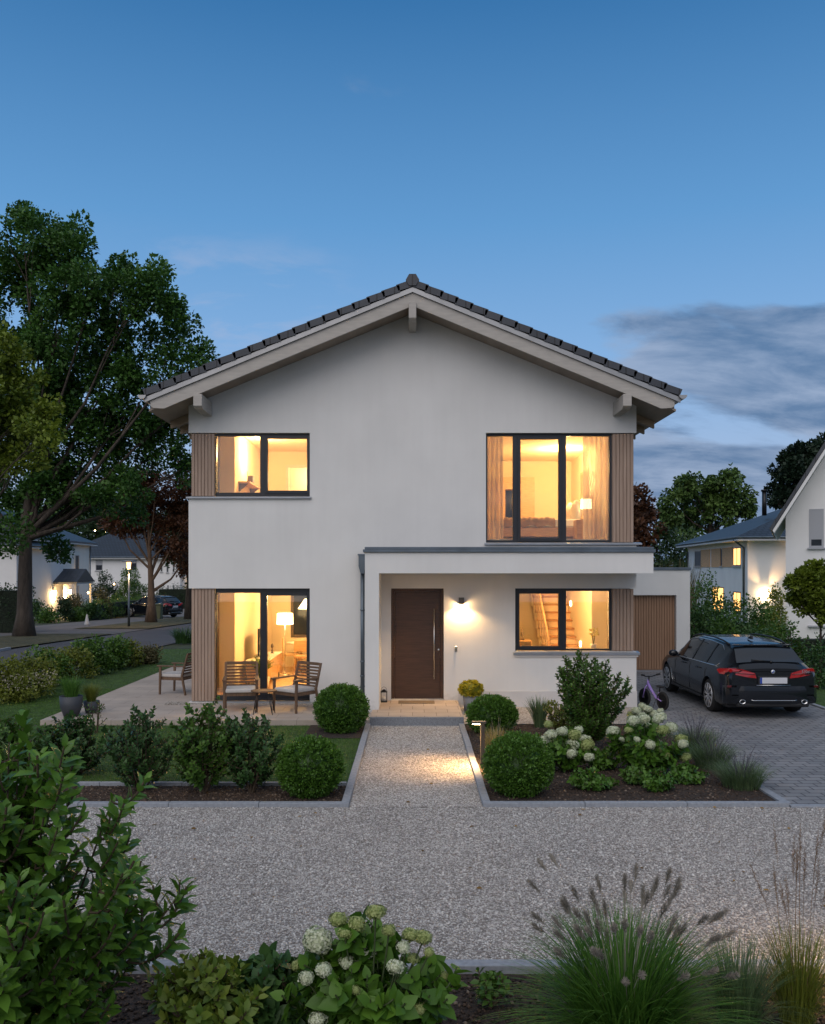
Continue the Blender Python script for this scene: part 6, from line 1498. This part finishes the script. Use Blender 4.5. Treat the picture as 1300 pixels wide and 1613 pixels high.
def hip_roof(t, x0, x1, y0, y1, ze, h, over=.55, inset=None, m='far_roof_tiles'):
    a0, a1, b0, b1 = x0 - over, x1 + over, y0 - over, y1 + over; ins = inset or min(a1 - a0, b1 - b0)/2
    if (a1 - a0) > (b1 - b0): r = [(a0 + ins, (b0+b1)/2), (a1 - ins, (b0+b1)/2)]
    else: r = [((a0+a1)/2, b0 + ins), ((a0+a1)/2, b1 - ins)]
    b = MB(); lo = [b.bm.verts.new(p) for p in ((a0, b0, ze), (a1, b0, ze), (a1, b1, ze), (a0, b1, ze))]; up = [b.bm.verts.new((p[0], p[1], ze + h)) for p in r]
    lo2 = [b.bm.verts.new(p) for p in ((a0, b0, ze - .14), (a1, b0, ze - .14), (a1, b1, ze - .14), (a0, b1, ze - .14))]
    if (a1 - a0) > (b1 - b0): fs = [(lo[0], lo[1], up[1], up[0]), (lo[1], lo[2], up[1]), (lo[2], lo[3], up[0], up[1]), (lo[3], lo[0], up[0])]
    else: fs = [(lo[0], lo[1], up[0]), (lo[1], lo[2], up[1], up[0]), (lo[2], lo[3], up[1]), (lo[3], lo[0], up[0], up[1])]
    for f in fs: b.bm.faces.new(f)
    for k in range(4): b.bm.faces.new((lo[k], lo[(k+1)%4], lo2[(k+1)%4], lo2[k]))
    b.bm.faces.new(lo2); rf = b.build('roof', MATS[m], t)
    b = MB(); z = ze - .15; b.box(a0 + .02, a1 - .02, b0 + .02, b1 - .02, z - .10, z - .001); b.build('eaves', MATS['window_white'], t)
    b = MB()
    for (p, q) in (((a0, b0), (a1, b0)), ((a0, b0), (a0, b1)), ((a1, b0), (a1, b1))): b.tube([(p[0], p[1], ze - .06), (q[0], q[1], ze - .06)], .06, 8)
    b.build('gutter', MATS['zinc'], t); return rf
# white house with the lit porch (faces the street, +x side)
hA = thing('porch_house', 'white two-storey house with dark hipped roof and lit gabled porch across the street', 'house', (PX(141, 76), 76, -1.0), R(-90) + math.atan2(0.8, 14))
# local x runs towards the camera, face y=0 looks at the street (+X world = local... )
LA = 14.0
b = MB(); b.box(0, LA, -9, 0, -.5, 5.85); b.build('wall', MATS['warm_wall'], hA)
hip_roof(hA, 0, LA, -9, 0, 5.95, 2.4)
def fwA(pc, z0, z1, w=.9, **k):
    # photo column to distance along the facade
    o = Vector((PX(141, 76), 76)); d = Vector((-26.8 + 27.6, -14)).normalized(); tanp = (pc - CX)/FPX; tt = (tanp*o.y - o.x)/(d.x - tanp*d.y)
    return tt
def winA(pc, w, z0, z1, shutter=0.0):
    x = fwA(pc, 0, 0); f = MB(); t_ = .08
    for (a0, a1, c0, c1) in ((x - w/2, x - w/2 + t_, z0, z1), (x + w/2 - t_, x + w/2, z0, z1), (x - w/2 + t_, x + w/2 - t_, z0, z0 + t_), (x - w/2 + t_, x + w/2 - t_, z1 - t_, z1)): f.box(a0, a1, .0, .04, c0, c1)
    w_ = f.build('window', MATS['window_white'], hA); g = MB(); g.box(x - w/2 + t_, x + w/2 - t_, .002, .006, z0 + t_, z1 - t_); g.build('pane', MATS['far_glass'], w_)
    if shutter: g = MB(); g.box(x - w/2 + t_, x + w/2 - t_, .008, .014, z1 - t_ - (z1 - z0)*shutter, z1 - t_); g.build('shutter', MATS['shutter'], w_)
    g = MB(); g.box(x - w/2 - .08, x + w/2 + .08, .041, .12, z0 - .06, z0 - .01); g.build('sill', MATS['shutter'], w_)
winA(60, 1.0, 3.35, 4.9); winA(92.5, 1.05, 3.35, 4.9, .55); winA(121, 1.05, 3.35, 4.9); winA(60, 1.0, .9, 2.4, .35); winA(121, 1.05, .95, 2.4, .4)
xd = fwA(92, 0, 0)
b = MB(); b.box(xd - 1.1, xd + 1.1, .0, .05, 0, 2.35); dA = b.build('front_door', MATS['window_white'], hA)
mat('lit_door', (.6, .4, .2), .5, emit=(1.0, .55, .2), estr=2.2)
for x in (-.85, -.1, .45): b = MB(); b.box(xd + x, xd + x + .5, .051, .06, .1, 2.25); b.build('pane', MATS['lit_door' if x < 0 else 'dark_glass'], dA)
b = MB(); b.poly_prism([(xd - 2.2, 2.75), (xd + 2.2, 2.75), (xd, 3.75)], 'y', .02, 2.1); b.build('porch_roof', MATS['roof_tiles'], hA)
b = MB(); b.box(xd - 2.0, xd + 2.0, .03, 2.0, 2.60, 2.745); b.build('porch_beam', MATS['window_white'], hA)
for x in (xd - 1.9, xd + 1.75): b = MB(); b.box(x, x + .15, 1.8, 1.95, 0, 2.6); b.build('porch_post', MATS['window_white'], hA)
b = MB(); b.tube([(.05, .08, 5.8), (.05, .08, 0)], .05, 8); b.build('downpipe', MATS['zinc'], hA)
def far_lamp(label, loc, watt, r=.10, name='wall_light', cat='lamp', group=None, h=.3):
    t = thing(name, label, cat, loc, 0, group); b = MB(); b.lathe([(0, -h/2), (r*.8, -h/2), (r, h/2), (0, h/2)], seg=12); b.build('lens', MATS['bulb'], t)
    b = MB(); b.lathe([(0, h/2 + .002), (r*1.3, h/2 + .002), (r*.3, h/2 + .08), (0, h/2 + .09)], seg=12); b.build('cap', MATS['black_metal'], t)
    point('lamp_light', (0, 0, -.02), watt, .1, (1.0, .60, .24), parent=t).location = (.0, 0, -h/2 - .08); return t
MA = Matrix.Translation(hA.location) @ Matrix.Rotation(hA.rotation_euler.z, 4, 'Z')
for lab, x in (('lit lantern on the wall left of the porch door across the street', xd + 2.15), ('lit lantern on the wall right of the porch door across the street', xd - 1.35)):
    p = MA @ Vector((x, .45, 1.95)); far_lamp(lab, p, 150)
# second white house behind
hB = thing('white_house', 'white house with broad ribbed hipped roof behind the street lamp', 'house', (PX(142, 95), 95, -1.0), 0)
WB = PX(284, 95) - PX(142, 95)
b = MB(); b.box(-3.5, WB, 0, 9, -.5, 4.95); b.build('wall', MATS['far_wall'], hB); hip_roof(hB, -3.5, WB, 0, 9, 5.05, 2.7, over=.5, inset=4.6)
def lx(p): return PX(p, 95) - PX(142, 95)
def lz(p): return PZ(p, 95) + 1
for a, c, d, e, sh in ((150.5, 162, 881.5, 899, .5), (204.5, 216, 881.5, 899, .3), (252.5, 256.5, 883, 901, 0), (262, 266, 883, 902, 0), (272, 275.5, 884, 902, 0), (263, 266.5, 921.5, 934, 0), (272, 275.5, 921.5, 934, 0)):
    far_window(hB, lx(a), lx(c), lz(e), lz(d), 0, shutter=sh)
# wing of the porch house at the left edge, seen past the trunk
hC = thing('side_house', 'pale house wall at the left edge behind the thick oak trunk', 'house', (PX(-60, 60), 60, -1), 0)
b = MB(); b.box(0, PX(26, 60) - PX(-60, 60), 0, 8, -.5, 5.3); b.build('wall', MATS['far_wall'], hC); hip_roof(hC, 0, PX(26, 60) - PX(-60, 60), 0, 8, 5.4, 2.2, over=.5)
far_window(hC, PX(-2, 60) - PX(-60, 60), PX(9, 60) - PX(-60, 60), .6, 1.9, 0, shutter=.4, frame='wood_panel')
# neighbour on the right with grey hipped roof
hD = thing('neighbour_house', 'white neighbour house with dark hipped roof and wooden shutters behind the garage', 'house', (18.86, 50, -.55), -math.atan2(1.4, 15.4))
zD = lambda py, Y: PZ(py, Y) + .55
b = MB(); b.box(0, 12, 0, 15.4, -.5, 4.95); b.build('wall', MATS['far_wall'], hD)
hip_roof(hD, 0, 12, 0, 15.4, 5.10, 2.6, over=.75)
for (y0, y1, z0, z1, lit) in ((1.35, 2.95, 3.45, 4.55, True), (11.3, 13.1, 3.45, 4.55, False), (1.35, 2.95, .75, 1.95, True)): far_window(hD, y0, y1, z0, z1, -.002, lit=lit, axis='y', frame='int_dark')
for (y0, y1) in ((3.1, 5.4), (5.9, 8.2), (8.6, 11.1)): b = MB(); b.box(-.05, -.004, y0, y1, 3.40, 4.58); b.build('wood_shutter', MATS['wood_panel'], hD)
for (y0, y1) in ((5.42, 5.88),): far_window(hD, y0, y1, 3.45, 4.55, -.002, lit=False, axis='y', frame='int_dark')
far_window(hD, 5.2, 8.0, .55, 2.15, -.002, lit=True, axis='y', frame='int_dark')
b = MB(); b.tube([(-.75, .1, 4.95), (-.3, .5, 4.65), (-.06, .6, 4.5), (-.06, .6, 0)], .06, 8); b.tube([(-.7, 15.6, 4.95), (-.06, 15.2, 4.5), (-.06, 15.2, 0)], .06, 8); b.build('downpipe', MATS['zinc'], hD)
b = MB(); b.tube([(2.5, 5.4, 6.6), (2.5, 5.4, 8.1)], .14, 10); b.tube([(2.5, 5.4, 8.1), (2.5, 5.4, 8.2)], .2, 10); b.build('chimney', MATS['black_metal'], hD)
t = thing('wall_light', 'bright up and down wall light on the neighbour house', 'lamp', (PX(1208, 49.6), 49.72, PZ(937, 49.7)))
b = MB(); b.box(-.10, .10, -.06, .10, -.14, .14); b.build('housing', MATS['bulb'], t)
for tilt in (-30, 30): spot('lamp_light', (0, -.16, .05), (R(170), R(tilt), 0), 130, 42, 1.0, .02, (1.0, .58, .24), parent=t)
spot('lamp_light', (0, -.16, -.15), (R(-6), 0, 0), 130, 80, .8, .02, (1.0, .58, .24), parent=t)
# steep gabled house at the right edge
dv = Vector((.92, -.39)).normalized(); hE = thing('gabled_house', 'pale steep-gabled house at the right edge with closed roller shutter', 'house', (13.86, 33, -.1), math.atan2(dv.y, dv.x))
TN = math.tan(R(59)); EZ = 4.75; WE = 9.0; AP = 4.5
b = MB(); pts = [(0, -.3), (WE, -.3), (WE, EZ), (AP, EZ + AP*TN), (0, EZ)]; b.poly_prism([(p[0], p[1]) for p in pts], 'y', 0, 9); b.build('wall', MATS['far_wall'], hE)
b = MB(); ov = .9; e0 = -.38
b.poly_prism([(e0, EZ + e0*TN + .02), (AP, EZ + AP*TN + .02), (AP, EZ + AP*TN + .22), (e0 - .06, EZ + e0*TN + .10)], 'y', -ov, 9); b.build('roof_soffit', MATS['far_wall'], hE)
b = MB(); b.poly_prism([(e0 - .08, EZ + e0*TN + .105), (AP, EZ + AP*TN + .225), (AP, EZ + AP*TN + .48), (e0 - .16, EZ + e0*TN + .18)], 'y', -ov - .03, 9); b.build('roof', MATS['roof_tiles'], hE)
b = MB(); mir = lambda x: 2*AP - x
b.poly_prism([(mir(e0 - .16), EZ + e0*TN + .18), (AP, EZ + AP*TN + .48), (AP, EZ + AP*TN + .02), (mir(e0), EZ + e0*TN + .02)], 'y', -ov - .03, 9); b.build('roof', MATS['roof_tiles'], hE)
def tE(pc): tanp = (pc - CX)/FPX; return (tanp*33 - 13.86)/(dv.x - tanp*dv.y)
x0, x1 = tE(1275), tE(1298); far_window(hE, x0, x1, 3.60, 5.02, -.001, shutter=.82, frame='shutter')
x0, x1 = tE(1273), tE(1288); b = MB(); b.box(x0, x1 + .9, -.1, -.002, .68, .74); b.build('sill', MATS['shutter'], hE)

# ------------------------------------------------------------------ street lamp, bin, far van, hedges
lp = ground_pt(203, 988)
t = thing('street_lamp', 'lit street lamp with flat disc hat on a grey pole', 'street lamp', lp); HL = PZ(882, lp.y) - lp.z
b = MB(); b.tube([(0, 0, 0), (0, 0, 1.0), (0, 0, HL - .62)], [.075, .055, .045], 12); b.build('pole', MATS['zinc'], t)
b = MB(); b.lathe([(0, HL - .10), (.40, HL - .12), (.40, HL - .05), (.10, HL - .01), (0, HL - .02)], seg=28); b.build('hat', MATS['gutter_metal'], t)
mat('lamp_glass', (.9, .7, .4), .4, emit=(1.0, .50, .15), estr=4)
b = MB(); b.lathe([(0, HL - .50), (.085, HL - .50), (.115, HL - .13), (0, HL - .13)], seg=16); b.build('lens', MATS['lamp_glass'], t)
point('lamp_light', (0, 0, HL - .75), 120, .12, (1.0, .60, .26), parent=t)
bp2 = ground_pt(248, 975); t = thing('rubbish_bin', 'olive green wheelie bin beside the copper tree trunk', 'bin', bp2)
mat('bin_green', (.10, .11, .05), .6); S = bp2.y/FPX
b = MB(); b.poly_prism([(-.28, 0), (.28, 0), (.34, 1.0), (-.34, 1.0)], 'y', -.3, .3); b.build('body', MATS['bin_green'], t, bevel=.03)
b = MB(); b.poly_prism([(-.37, 1.0), (.37, 1.0), (.35, 1.08), (-.35, 1.08)], 'y', -.34, .34); b.build('lid', MATS['bin_green'], t, bevel=.02)
for x in (-.25, .25): b = MB(); b.tube([(x - .03, .3, .1), (x + .03, .3, .1)], .1, 12); b.build('wheel', MATS['rubber'], t)
c2 = dup(car, (PX(284, 68), 66.5, gz(67)), R(58), 'dark van parked at the end of the street behind the bin', None, (.98, .98, 1.12))
c2.name = 'parked_van'; c2['category'] = 'van'
for ch in list(c2.children):
    if ch.name.startswith('lettering'): bpy.data.objects.remove(ch)
def hedge(label, x0, x1, y0, y1, z0, h, m, seed, leaf=.09, dens=60):
    t = thing('hedge', label, 'hedge', ((x0+x1)/2, (y0+y1)/2, z0)); cx, cy = (x0+x1)/2, (y0+y1)/2; cl = []; L_ = max(x1-x0, y1-y0); n = max(2, int(L_/1.1)); hw = min(x1-x0, y1-y0)/2; rg = random.Random(seed)
    for i in range(n):
        u = (i + .5)/n; X = x0 + (x1-x0)*u if x1-x0 > y1-y0 else cx; Y = cy if x1-x0 > y1-y0 else y0 + (y1-y0)*u
        cl.append((X - cx, Y - cy, h*.5, .7, .7 if hw > .6 else hw, h*(.46 + .06*rg.random())))
    link('foliage', clump_leaves(cl, leaf, dens, .3, np.random.default_rng(seed)), MATS[m], t)
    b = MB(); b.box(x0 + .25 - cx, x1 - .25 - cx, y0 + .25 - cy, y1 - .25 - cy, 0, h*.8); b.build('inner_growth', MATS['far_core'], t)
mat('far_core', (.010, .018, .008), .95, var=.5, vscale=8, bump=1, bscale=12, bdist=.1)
hedge('clipped green hedge in front of the white houses along the sidewalk', -22.8, -21.7, 60, 79, -.85, 1.35, 'shrub_leaf', 1)
hedge('dark hedge left of the thick oak trunk', -26, -18.2, 41.5, 43, -.3, 2.5, 'far_leaf', 2)
hedge('tall dark hedge behind the parked van', -24, -13, 83, 84.5, -1, 2.3, 'far_leaf', 3)
hedge('dark hedge at the back of the right lawn below the gabled house', 9.5, 22, 24.2, 25.2, 0, .95, 'dark_leaf', 4)
for i, (px, pt, r, Y, m, lab) in enumerate([(165,900,24,84,'far_leaf','large dark shrub between the two white houses'),(200,898,22,80,'shrub_leaf','tall spreading shrub behind the street lamp'),(215,915,16,78,'dark_leaf','shrub right of the street lamp pole'),(158,930,14,64,'dry_mix','yellowish shrub lit by the garden light'),(178,935,16,70,'shrub_leaf','round shrub beside the yellowish one'),
    (102,945,8.5,58,'far_leaf','dark clipped egg-shaped shrub before the porch'),(75,958,16,56,'shrub_leaf','low green shrub right of the oak trunk'),(60,948,14,60,'dark_leaf','dark low shrub beneath the porch window'),(118,938,12,62,'dry_mix','brownish twiggy shrub right of the porch'),(120,958,14,59,'shrub_leaf','low light green shrub near the small white cone'),(142,952,12,60,'dark_leaf','low shrub at the porch house corner'),(10,930,20,46,'far_leaf','dark bush at the left edge below the oak')]):
    bush(lab, px, pt, r, Y, m, .12, .33, 60, group='garden shrubs across the street', seed=150 + i, n=7)
for i, (px, py, Y) in enumerate(((232/1.0*0 + 162, 934, 66), (197, 920, 82), (164, 836, 105), (178, 837, 112))):
    far_lamp(('small warm garden light above the yellowish shrub', 'small warm light among the dark shrubs', 'small warm light among the trees of the wood', 'small white light among the trees of the wood')[i], (PX(px, Y), Y - 3, PZ(py, Y - 3)), 8, .05, 'garden_light', h=.10)
# lit building at the end of the street
t = thing('lit_building', 'low lit canopy of a building at the far end of the street', 'building', (PX(281, 100), 100, -1)); s = 14
b = MB(); b.box(0, 3.2, 0, 4, 0, 2.2); b.box(0, 3.2, 0, 4, 3.3, 5.2); b.build('wall', MATS['far_wall'], t)
mat('lit_sign', (.9, .6, .3), .5, emit=(1.0, .60, .22), estr=3.0)
b = MB(); b.box(-.1, 3.3, -1.2, 4, 2.25, 3.0); b.build('canopy', MATS['lit_sign'], t)
b = MB(); b.box(.2, 1.0, -.05, -.01, 1.2, 1.9); b.build('window', MATS['lit_sign'], t)
# small garden things across the street
p = ground_pt(137, 985); t = thing('garden_cone', 'small pale cone ornament at the kerb across the street', 'ornament', p)
b = MB(); b.lathe([(0, 0), (.16, 0), (.14, .1), (.05, .55), (.03, .62), (0, .65)], seg=14); b.build('body', MATS['window_white'], t)

# a few fallen leaves on the gravel
leafmat('fallen_leafage', (0.05, 0.03, 0.012), (0.16, 0.10, 0.03), .8, 0)
n = 90; p = np.stack([RNG.uniform(-4, 4.6, n), RNG.uniform(6.1, 14.5, n), np.full(n, .016)], 1); k = (p[:, 1] < NB) | (abs(p[:, 0]) < .7); p = p[k]
o = link('fallen_leaves', leaf_mesh('fallen_leaves', T_LEAF, p, np.c_[RNG.normal(size=(len(p), 2)), np.zeros(len(p))], np.c_[RNG.normal(size=(len(p), 2))*.3, np.ones(len(p))], .035 + .03*RNG.random(len(p)), 1.2), MATS['fallen_leafage']); tag(o, 'small brown fallen leaves lying on the gravel', None, None, 'stuff')
